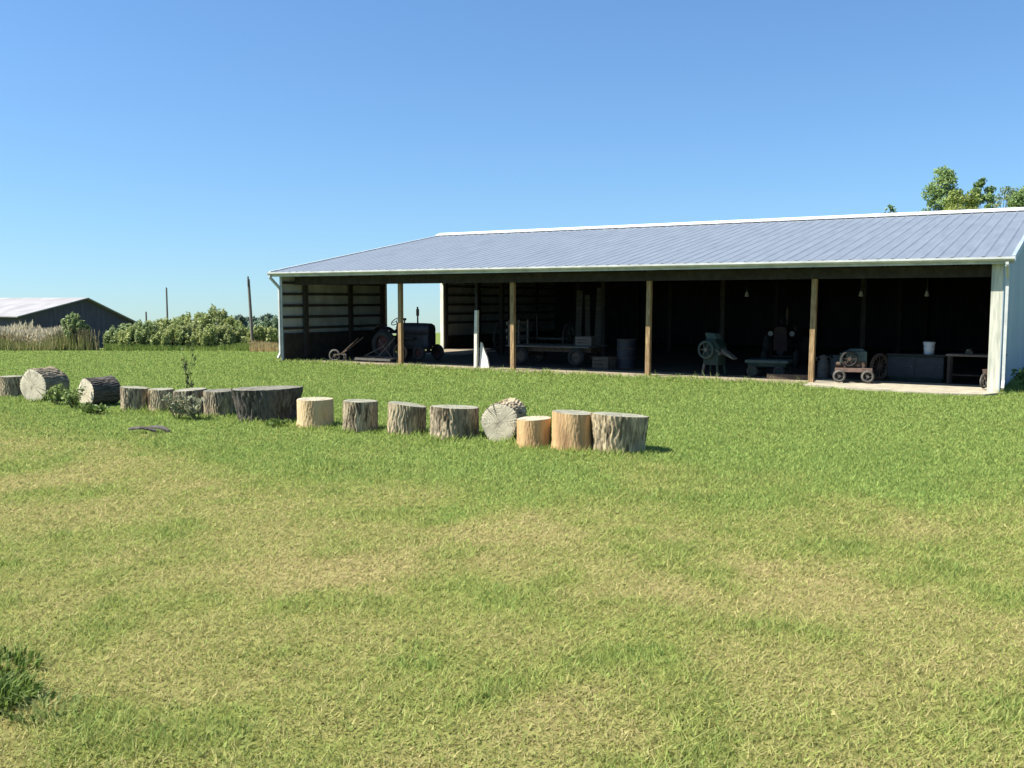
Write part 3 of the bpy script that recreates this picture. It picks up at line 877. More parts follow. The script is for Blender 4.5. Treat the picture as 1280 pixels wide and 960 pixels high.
# --- reel / hand seeder by the corner
t = empty('hand_seeder', at(1234, .62, .05), BROT + R(70), 'small spoked hand seeder parked against the cream corner board', 'seeder')
wheel(t, (-.1, 0, .17), (0, 1, 0), .17, .04, M['grey_iron'], M['grey_iron'], 8); wheel(t, (.28, 0, .10), (0, 1, 0), .10, .04, M['grey_iron'], M['grey_iron'], 6)
mb = MB(); mb.cyl((.06, 0, .2), (.06, 0, .42), .07, .11, 16); mb.bar((-.1, 0.04, .17), (.28, 0.04, .12), .02, .03); mb.build('seed_hopper', M['iron'], t)
mb = MB(); mb.tube([(.1, .05, .2), (.55, .18, .75)], .014); mb.tube([(.1, -.05, .2), (.55, -.18, .75)], .014); mb.build('handles', M['iron'], t)

# --- bulbs hanging from the trusses
for px, lab in ((932, 'white barn lamp hanging above the low green cart'), (1074, 'white barn lamp hanging above the engine cart'), (1156, 'white barn lamp hanging above the bucket')):
    b = 3.0
    p = at(px, b, 2.22)
    t = empty('hanging_lamp', p, 0, lab, 'lamp', 'lamps hanging from the barn trusses')
    mb = MB(); mb.cyl((0, 0, .08), (0, 0, 1.1), .008); mb.build('cord', M['black'], t)
    mb = MB(); mb.cyl((0, 0, .02), (0, 0, .09), .03); mb.build('socket', M['black'], t)
    mb = MB(); mb.cyl((0, 0, -.09), (0, 0, .02), .055, .03, 14); mb.torus((0, 0, -.09), (0, 0, 1), .04, .02, 16, 6); mb.build('bulb', M['lamp_glass'], t)

# ------------------------------------------------------------------ row of logs
def log(name, px0, px1, pyb, h_px, label, bark, cut, style='up', taper=0.0, ell=1.0, face=0.0, seed=1, lean=(0, 0), pyt=None, squash=1.0, length=None, rough=.07, slope=0.0):
    pc = (px0 + px1) / 2
    p = G(pc, pyb)
    sc = ray(pc, pyb); dist = p.y / (math.cos(TH))
    m_px = p.y / F
    rad = (px1 - px0) * m_px / 2
    rs = np.random.default_rng(seed)
    h = h_px * m_px if length is None else length
    nA, nZ = 180, 22
    ph = rs.random(8) * 6.28
    def radius(t, z):
        low = 1 + rough * (math.sin(2 * t + ph[0]) * .6 + math.sin(3 * t + ph[1] + z * .8) * .5 + .35 * math.sin(5 * t + ph[2]))
        ridge = .020 * math.sin(31 * t + 1.8 * math.sin(11 * z + ph[3] + 2 * t) + ph[4]) + .018 * math.sin(47 * t - 2.2 * math.sin(9 * z + ph[5] - 3 * t))
        return low + (ridge if 'bare' not in bark else ridge * .25)
    vs = []
    r_ = rad / 1.03 if style == 'up' else rad
    for j in range(nZ + 1):
        z = j / nZ
        for i in range(nA):
            t = 2 * math.pi * i / nA
            fl = (1 + taper * (z - .5)) * (1 + .05 * max(0, .25 - z) * 4 * (1 + math.sin(3 * t + ph[6])))
            q = r_ * radius(t, z) * fl * (1 + .02 * (rs.random() - .5))
            vs.append((q * math.cos(t) * ell, q * math.sin(t) * squash, z * h * (1 + slope * math.cos(t) if j == nZ else 1) if j < nZ else h * (1 + slope * math.cos(t) * ell)))
    fs = [(j * nA + i, j * nA + (i + 1) % nA, (j + 1) * nA + (i + 1) % nA, (j + 1) * nA + i) for j in range(nZ) for i in range(nA)]
    mb = MB(); mb.add(vs, fs, True); mb.add(vs[:nA], [tuple(range(nA - 1, -1, -1))])
    o = tag(mb.build(name, M[bark]), label, 'log', 'cut logs set out in a row on the lawn')
    # cut face: domed, slightly rough disc inside the bark rim
    cv, cf, K = [(0, 0, h + .004)], [], 8
    top = vs[nZ * nA:]
    for k in range(1, K + 1):
        s = k / K
        for i in range(nA):
            x, y, z = top[i]
            cv.append((x * s, y * s, (h + (z - h) * s) + .004 + (.004 * (rs.random() - .5)) - (.008 if k == K else 0)))
    for i in range(nA): cf.append((0, 1 + i, 1 + (i + 1) % nA))
    for k in range(1, K):
        a0, b0 = 1 + (k - 1) * nA, 1 + k * nA
        cf += [(a0 + i, b0 + i, b0 + (i + 1) % nA, a0 + (i + 1) % nA) for i in range(nA)]
    mb = MB(); mb.add(cv, cf, True); mb.build('cut_face', M[cut], o)
    if style == 'up':
        o.location = (p.x, p.y + rad * squash, float(gz(p.x, p.y + rad)) - .02)
        o.rotation_euler = (lean[0], lean[1], rs.random() * .6)
    else:       # lying: local +Z (the cut face) turned to point along azimuth `face`
        d = Vector((math.cos(face), math.sin(face), 0))
        zc = float(gz(p.x, p.y)) + rad * .97
        o.rotation_mode = 'QUATERNION'
        o.rotation_quaternion = d.to_track_quat('Z', 'Y')
        o.location = Vector((p.x, p.y, zc)) - d * h + Vector((0, .12, 0))
    return o, p, rad


LOGS = []
def lg(*a, **k): LOGS.append(log(*a, **k))


lg('log', -6, 22, 497, 27, 'short upright log nearest the lying round at the end of the row', 'bark_mixed', 'cut_grey', seed=1)
lg('log', 17, 59, 503, 42, 'big log lying on its side with its weathered round end beside leafy weeds', 'bark_mixed', 'cut_end', style='lie', face=R(-111), length=.56, seed=2)
lg('log', 86, 122, 509, 38, 'dark log lying on its side with pale end edge-on, beside leafy weeds', 'bark_dark', 'cut_end', style='lie', face=R(-126), length=.56, seed=3)
lg('log', 145, 181, 515, 31, 'squat upright log next to the dark lying log', 'bark_mixed', 'cut_grey', seed=4, slope=-.05)
lg('log', 180, 213, 516, 30, 'squat upright log with pale tan streaks behind the weedy log', 'bark_grey', 'cut_grey', seed=5)
lg('log', 211, 252, 520, 33, 'upright log overgrown with speckled weeds', 'bark_mixed', 'cut_grey', seed=6, slope=.04)
lg('log', 250, 289, 521, 33, 'grey-striped upright bark log against the wide dark stump', 'bark_mixed', 'cut_dark', seed=7, lean=(.02, -.03))
lg('log', 287, 365, 529, 43, 'widest log of the row, nearly black with a flared top', 'bark_dark', 'cut_dark', taper=.26, seed=8, squash=.75, slope=.02, rough=.07)
lg('log', 365, 413, 535, 36, 'bare tan log without bark beside the wide dark stump', 'bare_tan', 'cut_pale', seed=9, rough=.035)
lg('log', 424, 470, 540, 39, 'upright bark log with a dark patch, just past the bare tan one', 'bark_mixed', 'cut_grey', seed=10, slope=-.02)
lg('log', 481, 529, 544, 39, 'furrowed upright bark log with tilted top before the squat wide log', 'bark_grey', 'cut_grey', seed=11, lean=(.03, .05), slope=-.06)
lg('log', 537, 599, 550, 40, 'squat wide bark log beside the pale round disc', 'bark_mixed', 'cut_grey', seed=12, slope=-.04)
lg('log', 599, 648, 554, 50, 'pale round log lying with its grey disc facing out behind a short orange log', 'bark_grey', 'cut_end', style='lie', face=R(-107), length=.52, seed=13)
lg('log', 645, 691, 561, 37, 'short orange-brown bare log leaning against the pale round disc', 'bare_orange', 'cut_pale', seed=14, rough=.03, slope=.03)
lg('log', 690, 746, 565, 48, 'tall brown half-peeled log beside the last bark log', 'bare_orange', 'cut_grey', seed=15, rough=.04, slope=-.03)
lg('log', 743, 811, 569, 48, 'deeply furrowed grey bark log flaring at the top, last of the row', 'bark_grey', 'cut_grey', taper=.14, seed=16, slope=-.05)

# bark chips on the lawn
for px, py, rz, lab in ((178, 541, .2, 'dark curled bark chip lying near the weedy log'), (198, 540, -.3, 'straighter dark bark chip lying beside the curled one')):
    mb = MB(); n = 9
    vs = []
    for i in range(n):
        t = i / (n - 1)
        w = .04 * math.sin(math.pi * (t * .9 + .05)) + .01
        z = .01 + .035 * math.sin(math.pi * t)
        vs += [(-.2 + .4 * t, -w, z), (-.2 + .4 * t, w, z + .02)]
    v2 = [(x, y, z + .018) for x, y, z in vs]; k = len(vs)
    mb.add(vs + v2, [(2 * i, 2 * i + 1, 2 * i + 3, 2 * i + 2) for i in range(n - 1)] + [(k + 2 * i, k + 2 * i + 2, k + 2 * i + 3, k + 2 * i + 1) for i in range(n - 1)] + [(2 * i, 2 * i + 2, k + 2 * i + 2, k + 2 * i) for i in range(n - 1)] + [(2 * i + 1, k + 2 * i + 1, k + 2 * i + 3, 2 * i + 3) for i in range(n - 1)])
    p = G(px, py)
    o = tag(mb.build('bark_chip', M['bark_dark']), lab, 'bark chip', 'bark chips on the lawn'); o.location = (p.x, p.y, float(gz(p.x, p.y)) + .015); o.rotation_euler = (0, .1, rz)

# ------------------------------------------------------------------ foliage
def leaf_cloud(centers, radii, n, size, c_lo, c_hi, r=rng, flat=.6, sun_up=True):
    """n leaf-sized diamonds spread through ellipsoids; returns verts, faces, per-face tones"""
    centers = np.asarray(centers, float); radii = np.asarray(radii, float)
    k = r.choice(len(centers), n, p=(radii.prod(1) ** .8) / (radii.prod(1) ** .8).sum())
    d = r.normal(size=(n, 3)); d /= np.linalg.norm(d, axis=1)[:, None]
    rr = r.random(n) ** .5
    pos = centers[k] + d * radii[k] * rr[:, None]
    a = r.normal(size=(n, 3)); a /= np.linalg.norm(a, axis=1)[:, None]
    nrm = r.normal(size=(n, 3)) + np.array([0, 0, flat]); nrm /= np.linalg.norm(nrm, axis=1)[:, None]
    a = np.cross(nrm, a); a /= np.linalg.norm(a, axis=1)[:, None]
    b = np.cross(nrm, a)
    s = size * (.6 + .8 * r.random(n))[:, None]
    v = np.stack([pos - a * s, pos + b * s * .45, pos + a * s, pos - b * s * .45], 1).reshape(-1, 3)
    f = np.arange(n * 4).reshape(-1, 4)
    t = r.random(n)[:, None]
    ct = (r.random(len(centers))[k])[:, None]
    t = .5 * t + .5 * ct
    col = np.asarray(c_lo) * (1 - t) + np.asarray(c_hi) * t
    return v, f, col


def limb(mb, p0, p1, r0, r1, r, seg=4, wob=.08):
    p0, p1 = Vector(p0), Vector(p1)
    L_ = (p1 - p0).length
    pts = [p0] + [p0.lerp(p1, i / seg) + Vector((r.normal(), r.normal(), r.normal() * .4)) * wob * L_ / seg for i in range(1, seg)] + [p1]
    for i in range(seg):
        a, b = i / seg, (i + 1) / seg
        mb.cyl(pts[i], pts[i + 1], r0 + (r1 - r0) * a, r0 + (r1 - r0) * b, 9, cap=False)
    return pts


def tree(loc, H, rad, label, group, seed, n=6000, leaf=.11, lo=(.09, .16, .05), hi=(.30, .40, .14), spread=1.0, name='tree', cat='tree', nclump=55, trunk_frac=.35, narrow=False, upright=False):
    r = np.random.default_rng(seed)
    t = empty(name, loc, r.random() * 6, label, cat, group)
    mb = MB()
    tr = max(.02, H * .022)
    limb(mb, (0, 0, -.15), (r.normal() * .04 * H, r.normal() * .04 * H, H * .82), tr * 1.2, tr * .25, r, 6, .10)
    cs, rs_ = [], []
    for i in range(nclump):
        th = i * 2.39996 + r.random() * .5
        zf = trunk_frac + (1 - trunk_frac) * (i + .5) / nclump
        env = math.sin(math.pi * min(1, max(.06, (zf - trunk_frac * .6) / (1.02 - trunk_frac * .6))) ** (.8)) ** .6
        if narrow: env *= .55 + .45 * (1 - zf)
        rho = rad * env * (.35 + .65 * r.random())
        c = np.array([math.cos(th) * rho, math.sin(th) * rho, H * zf * (.95 + .07 * r.random())])
        cr = rad * (.13 + .26 * r.random()) * (1 - .35 * (zf - trunk_frac))
        cs.append(c); rs_.append((cr * .55, cr * .55, cr * 1.35) if upright else (cr, cr, cr * .75))
        b0 = (0, 0, H * max(.12, zf * .62 - .05))
        limb(mb, b0, c, tr * .38 * (1.1 - zf), tr * .08, r, 3, .15)
    mb.build('trunk', M['bark_tree'], t)
    v, f, c = leaf_cloud(cs, rs_, n, leaf, lo, hi, r)
    np_mesh('crown', v, f, M['leaf'], t, c)
    return t


# trees behind the barn ridge
TG = 'trees standing behind the barn roof'
def back_tree(px, ytop, depth, rad, label, seed, **k):
    p = D(px, ytop, depth); z0 = float(gz(p.x, p.y))
    tree((p.x, p.y, z0 - .1), (p.z - z0) * 1.02, rad, label, TG, seed, **k)


back_tree(1181, 213, 55, 2.0, 'slender tree rising highest above the barn ridge', 31, n=11000, leaf=.09, nclump=60, narrow=True, trunk_frac=.3)
back_tree(1207, 243, 52, 1.9, 'low rounded yellow-green tree between two taller trees over the ridge', 32, n=13000, leaf=.085, lo=(.14, .20, .04), hi=(.38, .42, .12))
back_tree(1227, 229, 54, 1.35, 'bushy tree just beside the rounded yellow-green crown over the ridge', 33, n=11000, leaf=.085)
back_tree(1256, 239, 56, 1.7, 'thin open tree with sky showing through its crown', 34, n=6000, leaf=.08, lo=(.12, .17, .07), hi=(.30, .36, .17))
back_tree(1278, 236, 53, 1.6, 'dark tree at the far gable end of the ridge', 35, n=11000, leaf=.085)
back_tree(1112, 261, 58, .8, 'small tree top barely showing over the middle of the ridge', 36, n=2000, leaf=.10)
back_tree(1150, 262, 56, 1.0, 'low tree top barely clearing the ridge beside the slender tree', 37, n=2500, leaf=.10)

# shrubs at the edge of the field between the two barns
SG = 'shrubs along the edge of the lawn'
shr = [(158, 410, 41.0, .95, 'spiky grey-green shrub beside the dark barn wall', 0), (180, 405, 40.0, .9, 'upright shrub below the short distant pole', 0),
       (203, 402, 41.2, 1.0, 'full shrub in front of the thin utility pole', 1), (226, 400, 42.5, 1.0, 'yellow-green shrub between thin pole and tallest shrub', 1),
       (250, 394, 42.0, 1.1, 'rounded shrub beside the tallest one', 1), (272, 390, 43.0, 1.15, 'tallest shrub, pale and rounded above the others', 2),
       (288, 402, 42.5, .9, 'shrub just before the nearer utility pole', 1), (318, 404, 45.0, 1.0, 'dark shrub behind the nearer utility pole', 3), (338, 402, 44.0, 1.0, 'dark shrub next to the barn downspout', 3),
       (92, 395, 39.2, .62, 'leafy green shrub before the dark far barn gable', 0), (215, 412, 39.6, .8, 'low front shrub with light leaf tips, below the thin pole', 1), (262, 410, 39.8, .8, 'low front shrub under the tallest rounded shrub', 1),
       (168, 413, 39.7, .8, 'low leafy shrub filling the gap by the spiky grey-green one', 1), (192, 409, 40.4, .9, 'pale shrub wedged between the short pole and the thin pole', 2), (238, 405, 40.6, .9, 'pale yellow shrub under the yellow-green one', 2),
       (282, 411, 39.9, .8, 'low pale shrub beside the base of the nearer utility pole', 2), (329, 412, 42.0, .8, 'low shrub between nearer utility pole and barn corner', 1)]
pal = [((.15, .22, .08), (.42, .48, .22)), ((.18, .25, .07), (.48, .50, .20)), ((.20, .25, .09), (.44, .47, .20)), ((.10, .16, .09), (.25, .33, .19))]
for i, (px, yt, dep, rad, lab, pc) in enumerate(shr):
    p = D(px, yt, dep); z0 = float(gz(p.x, p.y))
    tree((p.x, p.y, z0 - .05), p.z - z0 + .05, rad, lab, SG, 60 + i, n=8500, leaf=.058, lo=pal[pc][0], hi=pal[pc][1], name='shrub', cat='shrub', nclump=60, trunk_frac=.08, upright=True)

# distant trees lower down the slope
for i, (px, yt, dep) in enumerate(((296, 398, 95), (312, 396, 105), (330, 394, 90), (346, 397, 99), (230, 402, 110), (196, 405, 120), (365, 399, 95))):
    p = D(px, yt, dep); z0 = float(gz(p.x, p.y))
    tree((p.x, p.y, z0), p.z - z0, 2.2, 'grey-green tree far down the slope beyond the shrubs', 'distant trees down the slope', 90 + i, n=2600, leaf=.22, lo=(.09, .13, .10), hi=(.20, .25, .18), nclump=18, trunk_frac=.2)

# tall dry grass
def tall_grass(name, boxes, label):
    V_, F_, C_ = [], [], []
    base = 0
    for (px0, px1, d0, d1, h0, h1, n, lo, hi, hd) in boxes:
        dep = d0 + (d1 - d0) * rng.random(n)
        px = px0 + (px1 - px0) * rng.random(n) + rng.normal(size=n) * 7 * (px1 < 340)
        x = (px - 640) / F * dep; y = dep
        z = gz(x, y)
        h = (h0 + (h1 - h0) * rng.random(n)) * (.5 + 1.0 * vnoise(x, y, .7, 4))
        th = rng.random(n) * 6.28; w = .012 + .012 * rng.random(n)
        lx, ly = rng.normal(size=n) * .12 * h, rng.normal(size=n) * .12 * h
        P0 = np.stack([x - np.cos(th) * w, y - np.sin(th) * w, z], 1); P1 = np.stack([x + np.cos(th) * w, y + np.sin(th) * w, z], 1)
        T = np.stack([x + lx, y + ly, z + h], 1)
        # seed head diamond
        hw = (.028 if hd else .008) * (.6 + rng.random(n))
        H0 = T + np.stack([-lx * .22, -ly * .22, -h * .2], 1); H1 = T + np.stack([-np.cos(th) * hw, -np.sin(th) * hw, -h * .08], 1); H2 = T + np.stack([np.cos(th) * hw, np.sin(th) * hw, -h * .08], 1); H3 = T + np.stack([lx * .1, ly * .1, h * .05], 1)
        v = np.stack([P0, P1, T + np.stack([w * .3, w * 0, 0 * w], 1), T], 1).reshape(-1, 3)
        hv = np.stack([H0, H1, H3, H2], 1).reshape(-1, 3)
        t = rng.random(n)[:, None]
        c = np.asarray(lo) * (1 - t) + np.asarray(hi) * t
        hc = (np.tile(np.array([.54, .49, .34]), (n, 1)) if hd else c) * (.7 + .5 * rng.random((n, 1)))
        F_.append(np.arange(base, base + 8 * n).reshape(-1, 4)); base += 8 * n
        V_ += [v, hv]; C_ += [c, hc]
    return np_mesh(name, np.concatenate(V_), np.concatenate(F_), M['leaf'], None, np.concatenate(C_))


o = tall_grass('tall_grass', [(-60, 96, 39.0, 44, .5, 1.02, 12000, (.30, .27, .12), (.58, .47, .28), 1), (-60, 106, 38.3, 40, .2, .6, 5000, (.16, .22, .05), (.44, .38, .18), 0),
                              (60, 112, 38.6, 40, .4, .9, 1500, (.14, .15, .06), (.3, .25, .14), 0),
                              (312, 348, 37.5, 41, .12, .42, 1300, (.40, .28, .13), (.52, .42, .22), 0), (130, 345, 38.2, 40, .10, .32, 6000, (.12, .22, .04), (.28, .32, .08), 0)], '')
tag(o, 'tall tan grass with feathery seed heads along the lawn edge', 'tall grass', kind='stuff')


# weeds by the logs
def weed(loc, h, rad, label, seed, n=220, leaf=.045, lo=(.10, .16, .03), hi=(.28, .34, .12), stems=7, name='weed'):
    r = np.random.default_rng(seed)
    t = empty(name, loc, 0, label, 'weed')
    mb = MB(); tips = []
    for i in range(stems):
        th = 6.28 * i / stems + r.random(); rr = rad * (.3 + .7 * r.random()); hh = h * (.55 + .45 * r.random())
        tip = (math.cos(th) * rr, math.sin(th) * rr, hh)
        limb(mb, (math.cos(th) * .02, math.sin(th) * .02, -.02), tip, .007, .003, r, 3, .1); tips.append(tip)
    mb.build('stem', M['bark_tree'], t)
    cs = [np.array(tp) * f_ for tp in tips for f_ in (.45, .7, .95)]
    v, f, c = leaf_cloud(cs, [(rad * .32, rad * .32, h * .16)] * len(cs), n, leaf, lo, hi, r)
    np_mesh('leaves', v, f, M['leaf'], t, c)


def weed_at(px, py, *a, **k):
    p = G(px, py); weed((p.x, p.y, float(gz(p.x, p.y)) - .01), *a, **k)


weed_at(72, 506, .40, .28, 'leafy pale weed beside the big lying log', 201)
weed_at(92, 510, .42, .26, 'leafy pale weed close to the dark lying log', 202)
weed_at(118, 517, .20, .30, 'low green weed under the dark lying log', 203, lo=(.06, .11, .02), hi=(.16, .22, .05))
weed_at(222, 524, .46, .28, 'speckled weed sprawling over a weedy upright log', 204, n=340, leaf=.035, lo=(.12, .14, .06), hi=(.34, .34, .22))
weed_at(245, 525, .40, .22, 'speckled weed between weedy log and striped log', 205, n=240, leaf=.035, lo=(.10, .12, .05), hi=(.36, .36, .24))
weed_at(238, 508, 1.05, .16, 'thin dark dry weed stalk taller than the logs', 206, n=60, leaf=.05, lo=(.05, .07, .02), hi=(.12, .14, .05), stems=3)
weed_at(345, 533, .12, .3, 'low green weed at the foot of the wide dark stump', 207, n=120, leaf=.04, lo=(.06, .11, .02), hi=(.16, .22, .05))
p = B(BL + .8, .55)
weed((p.x, p.y, 0), .62, .55, 'leafy dark weed growing outside the barn corner', 208, n=500, leaf=.06, lo=(.04, .08, .02), hi=(.14, .2, .06), stems=12)
p = B(BL + 1.2, 2.2)
mb = MB(); r_ = np.random.default_rng(5)
import bmesh
bm = bmesh.new(); bmesh.ops.create_icosphere(bm, subdivisions=3, radius=.34)
for v_ in bm.verts:
    v_.co *= 1 + .16 * math.sin(5 * v_.co.x + 2) * math.cos(6 * v_.co.y + 1) + .08 * math.sin(13 * v_.co.z); v_.co.z *= .8
me = bpy.data.meshes.new('boulder'); bm.to_mesh(me); bm.free(); me.materials.append(M['rock'])
me.polygons.foreach_set('use_smooth', [True] * len(me.polygons))
o = bpy.data.objects.new('boulder', me); COL.objects.link(o); o.location = (p.x, p.y, .3)
tag(o, 'pale boulder behind the leafy weed outside the barn corner', 'boulder')

# ------------------------------------------------------------------ far barn
qa, qb = D(28, 437, 66.0), D(172, 437, 74.0)
za, zb, zr = D(28, 393, 66).z, D(172, 404, 74).z, D(105, 372, 70.3).z
pa, pb = Vector((qa.x, qa.y, 0)), Vector((qb.x, qb.y, 0))
gu = (pb - pa); W = gu.length; gu.normalize(); gv = Vector((-gu.y, gu.x, 0))
frot = math.atan2(gu.y, gu.x)
fb = empty('far_barn', (pa.x, pa.y, min(float(gz(pa.x, pa.y)), float(gz(pb.x, pb.y))) - .6), frot, 'dark weathered barn with pale roof beyond the tall tan grass', 'barn')
zo = fb.location.z
rp_ = (D(105, 372, 70.3) - pa).dot(gu)
LEN = 26
mb = MB(); mb.prism([(0, 0), (W, 0), (W, zb - zo - .06), (rp_, zr - zo - .08), (0, za - zo - .06)], 'y', 0, LEN)
# prism 'y' maps polygon x along local X (gable) and extrudes along local +Y (away)
wl = mb.build('wall', M['far_wall'], fb)
mb = MB(); mb.box(W * .30, W * .52, -.06, -.01, .4, 2.9); mb.build('door', M['dark_wood'], fb)
mb = MB()
s1 = (zr - za) / rp_; s2 = (zr - zb) / (W - rp_)
mb.prism([(-.5, za - zo - .5 * s1), (rp_, zr - zo), (rp_, zr - zo - .07), (-.5, za - zo - .5 * s1 - .07)], 'y', -.4, LEN + .4)
mb.prism([(rp_, zr - zo), (W + .5, zb - zo - .5 * s2), (W + .5, zb - zo - .5 * s2 - .07), (rp_, zr - zo - .07)], 'y', -.4, LEN + .4)
mb.build('roof', M['far_roof'], fb)

# ------------------------------------------------------------------ utility poles
poles = []
for px, yt, dep, rr, lab, ln in ((310.5, 349, 41.5, .066, 'nearer utility pole, thick and slightly tilted, beside the barn', -.14), (208, 360, 108, .11, 'thin straight utility pole rising behind the shrubs', 0), (182.5, 390, 150, .15, 'short distant pole barely above the shrubs', 0)):
    p = D(px, yt, dep); z0 = float(gz(p.x, p.y))
    t = empty('utility_pole', (p.x, p.y, z0), 0, lab, 'utility pole', 'utility poles beyond the lawn')
    H_ = p.z - z0
    mb = MB(); mb.cyl((-ln, 0, -.3), (0, 0, H_), rr * 1.15, rr * .85, 10); mb.build('shaft', M['pole'], t)
    mb = MB(); mb.cyl((.0, -.05, H_ - .3), (.0, -.05, H_ + .12), .035, .035, 8); mb.build('insulator', M['grey_iron'], t)
    poles.append(Vector((p.x, p.y - .05, p.z + .12)))
# ------------------------------------------------------------------ lawn blades
obst = []
for o, p, rad in LOGS: obst.append((p.x, p.y + rad * .9, rad * .9))


def lawn(n):
    # density falls with distance from the mown foreground
    u = rng.random(n)
    e = .62
    d0, d1 = 2.4, 39.0
    d = (d0 ** e + u * (d1 ** e - d0 ** e)) ** (1 / e)
    q = rng.random(n) * 2 - 1
    # even over the lawn in front, thinning out gradually to the sides
    side = rng.random(n)
    x = np.where(side < .74, q * (.60 * d + 1.5), np.sign(q) * ((.60 * d + 1.5) * np.abs(q) ** .6 + (.35 * d + 9) * np.abs(q) ** 1.5 * rng.random(n))); y = d
    a, b = barn_ab(x, y)
    keep = ~((a > -.3) & (a < BL + .06) & (b > .22 + .55 * (vnoise(x, y, 1.9, 8) - .5) + .5 * (rng.random(n) - .5)) & (b < DEPTH + .1))
    keep &= ~((a > cb - .05) & (a < BL) & (b > -.62 + .7 * (vnoise(x, y, 1.6, 9) - .5) + .25 * (rng.random(n) - .5)) & (b < 1))
    for ox, oy, orr in obst: keep &= ((x - ox) ** 2 + (y - oy) ** 2) > (orr * .92) ** 2
    x, y, d, a, b = x[keep], y[keep], d[keep], a[keep], b[keep]
    n = len(x)
    dry = dryness(x, y)
    z = gz(x, y) - .008
    h = (.016 + .026 * rng.random(n)) * (1 - .35 * dry) * (.7 + .7 * fbm(x, y, 2.2, 61))
    near = np.zeros(n)
    for ox, oy, orr in obst: near = np.maximum(near, sstep(orr + .28, orr, np.sqrt((x - ox) ** 2 + (y - oy) ** 2)))
    near = np.maximum(near, sstep(-.7, -.2, b) * (a > -1) * (a < BL + 1))
    h = h * (1 + 2.0 * near * rng.random(n)) * (1 + .008 * d)
    clump = sstep(.56, .76, fbm(x, y, 2.1, 51, 4))
    h = h * (1 + .45 * clump)
    w = (.0028 + .0022 * rng.random(n)) * np.maximum(1, d / 6.2)
    odd = rng.random(n)
    h = h * np.where(odd > .988, 1.9, 1) * np.where(odd < .03, .7, 1); w = w * np.where(odd < .03, 2.8, 1)
    th = rng.random(n) * 6.28
    la = rng.random(n) * 6.28; ln = h * (.25 + 1.0 * rng.random(n)) * (1 + .8 * (dry > .45))
    P0 = np.stack([x - np.cos(th) * w, y - np.sin(th) * w, z], 1)
    P1 = np.stack([x + np.cos(th) * w, y + np.sin(th) * w, z], 1)
    T = np.stack([x + np.cos(la) * ln, y + np.sin(la) * ln, z + h], 1)
    v = np.stack([P0, P1, T], 1).reshape(-1, 3)
    f = np.arange(3 * n).reshape(-1, 3)
    dd = np.clip(dry * .8 + (rng.random(n) - .42) * .75, 0, 1)
    c = tone(dd) * (.75 + .5 * rng.random(n))[:, None]
    return np_mesh('grass', v, f, M['grass'], None, c)


tag(lawn(1200000), 'mown lawn of mixed green and straw-coloured grass blades', 'grass', kind='stuff')


def tuft(px, py, n, rad, h, label, seed, lo=(.06, .105, .018), hi=(.17, .24, .05)):
    r = np.random.default_rng(seed)
    p = G(px, py)
    ang = r.random(n) * 6.28; rr = rad * r.random(n) ** .5
    x, y = rr * np.cos(ang), rr * np.sin(ang)
    hh = h * (.5 + .6 * r.random(n)); th = r.random(n) * 6.28; w = .005 + .006 * r.random(n)
    out = (rr / rad * .5 + .35 * r.random(n)) * hh; oa = ang + r.normal(size=n) * .6
    B0 = np.stack([x - np.cos(th) * w, y - np.sin(th) * w, 0 * x], 1); B1 = np.stack([x + np.cos(th) * w, y + np.sin(th) * w, 0 * x], 1)
    mx, my = x + np.cos(oa) * out * .4, y + np.sin(oa) * out * .4
    M0 = np.stack([mx - np.cos(th) * w * .8, my - np.sin(th) * w * .8, hh * .7], 1); M1 = np.stack([mx + np.cos(th) * w * .8, my + np.sin(th) * w * .8, hh * .7], 1)
    ex, ey = x + np.cos(oa) * out * 1.3, y + np.sin(oa) * out * 1.3
    T0 = np.stack([ex, ey, hh * .92], 1); T1 = T0 + np.array([.001, 0, .001])
    v = np.stack([B0, B1, M1, M0, T1, T0], 1).reshape(-1, 3)
    k = np.arange(n)[:, None] * 6
    f = np.concatenate([k + np.array([0, 1, 2, 3]), k + np.array([3, 2, 4, 5])], 0)
    t = r.random(n)[:, None]; c = np.asarray(lo) * (1 - t) + np.asarray(hi) * t
    o = np_mesh('grass_clump', v, f, M['grass'], None, np.concatenate([c, c], 0))
    o.location = (p.x, p.y, float(gz(p.x, p.y)) - .01)
    tag(o, label, 'grass clump', 'tall grass clumps in the lawn')


tuft(-8, 874, 360, .20, .09, 'dense dark green grass clump at the very edge of the lawn', 301)
tuft(-16, 838, 260, .26, .08, 'dark grass clump just behind the densest clump', 302)
#tuft(70, 800, 300, .30, .06, 'short bright grass clump beyond the dark clumps', 303, (.10, .19, .03), (.2, .3, .08))
#tuft(185, 726, 140, .20, .055, 'small bright grass clump alone in the dry lawn', 304, (.10, .19, .03), (.2, .3, .08))
tuft(52, 888, 110, .16, .075, 'sparse pale grass clump in front of the dark clumps', 305, (.12, .19, .04), (.34, .36, .14))

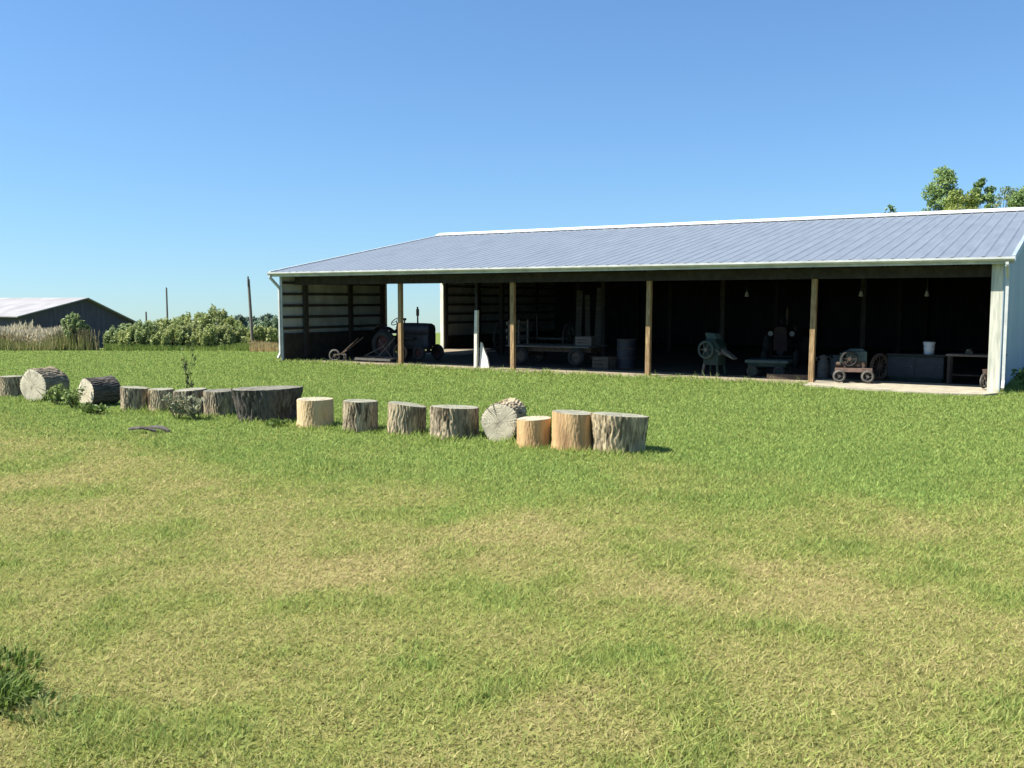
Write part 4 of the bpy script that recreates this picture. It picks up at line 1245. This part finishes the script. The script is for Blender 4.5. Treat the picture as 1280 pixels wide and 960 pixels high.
# ------------------------------------------------------------------ light, sky
EL, AZ = R(52), R(190)
sd = Vector((math.cos(EL) * math.cos(AZ), math.cos(EL) * math.sin(AZ), math.sin(EL)))
sun = bpy.data.lights.new('sun', 'SUN'); sun.energy = 5.0; sun.angle = R(.53); sun.color = (1, .95, .86)
so = bpy.data.objects.new('sun', sun); COL.objects.link(so)
so.rotation_mode = 'QUATERNION'; so.rotation_quaternion = sd.to_track_quat('Z', 'Y'); so.location = (-20, -5, 30)
w = bpy.data.worlds.new('World'); C.world = w; w.use_nodes = True
nt = w.node_tree
bg = nt.nodes['Background']
sky = nt.nodes.new('ShaderNodeTexSky'); sky.sky_type = 'NISHITA'; sky.sun_disc = False
sky.sun_elevation = EL; sky.sun_rotation = math.atan2(sd.x, sd.y)
sky.altitude = 100; sky.air_density = 1.2; sky.dust_density = .5; sky.ozone_density = 6
tcw = nt.nodes.new('ShaderNodeTexCoord')      # thin, clean air: look a little above the hazy band of the sky model
lift = nt.nodes.new('ShaderNodeVectorMath'); lift.operation = 'MULTIPLY_ADD'; lift.inputs[1].default_value = (1, 1, 1); lift.inputs[2].default_value = (0, 0, .052)
nrm = nt.nodes.new('ShaderNodeVectorMath'); nrm.operation = 'NORMALIZE'
nt.links.new(tcw.outputs['Generated'], lift.inputs[0]); nt.links.new(lift.outputs[0], nrm.inputs[0]); nt.links.new(nrm.outputs[0], sky.inputs['Vector'])
hs = nt.nodes.new('ShaderNodeHueSaturation'); hs.inputs['Saturation'].default_value = 1.0
tint = nt.nodes.new('ShaderNodeMix'); tint.data_type = 'RGBA'; tint.blend_type = 'MULTIPLY'; tint.inputs['Factor'].default_value = 1
tint.inputs['B'].default_value = (.74, .908, 1.03, 1)
nt.links.new(sky.outputs[0], hs.inputs['Color']); nt.links.new(hs.outputs[0], tint.inputs['A']); nt.links.new(tint.outputs['Result'], bg.inputs['Color'])
bg.inputs['Strength'].default_value = .072
C.view_settings.view_transform = 'Standard'; C.view_settings.look = 'None'
C.view_settings.exposure = 1.22; C.view_settings.gamma = 1; C.view_settings.use_curve_mapping = False
C.render.engine = 'CYCLES'
C.cycles.max_bounces = 6; C.cycles.diffuse_bounces = 3; C.cycles.glossy_bounces = 3; C.cycles.transmission_bounces = 3
C.cycles.use_denoising = True
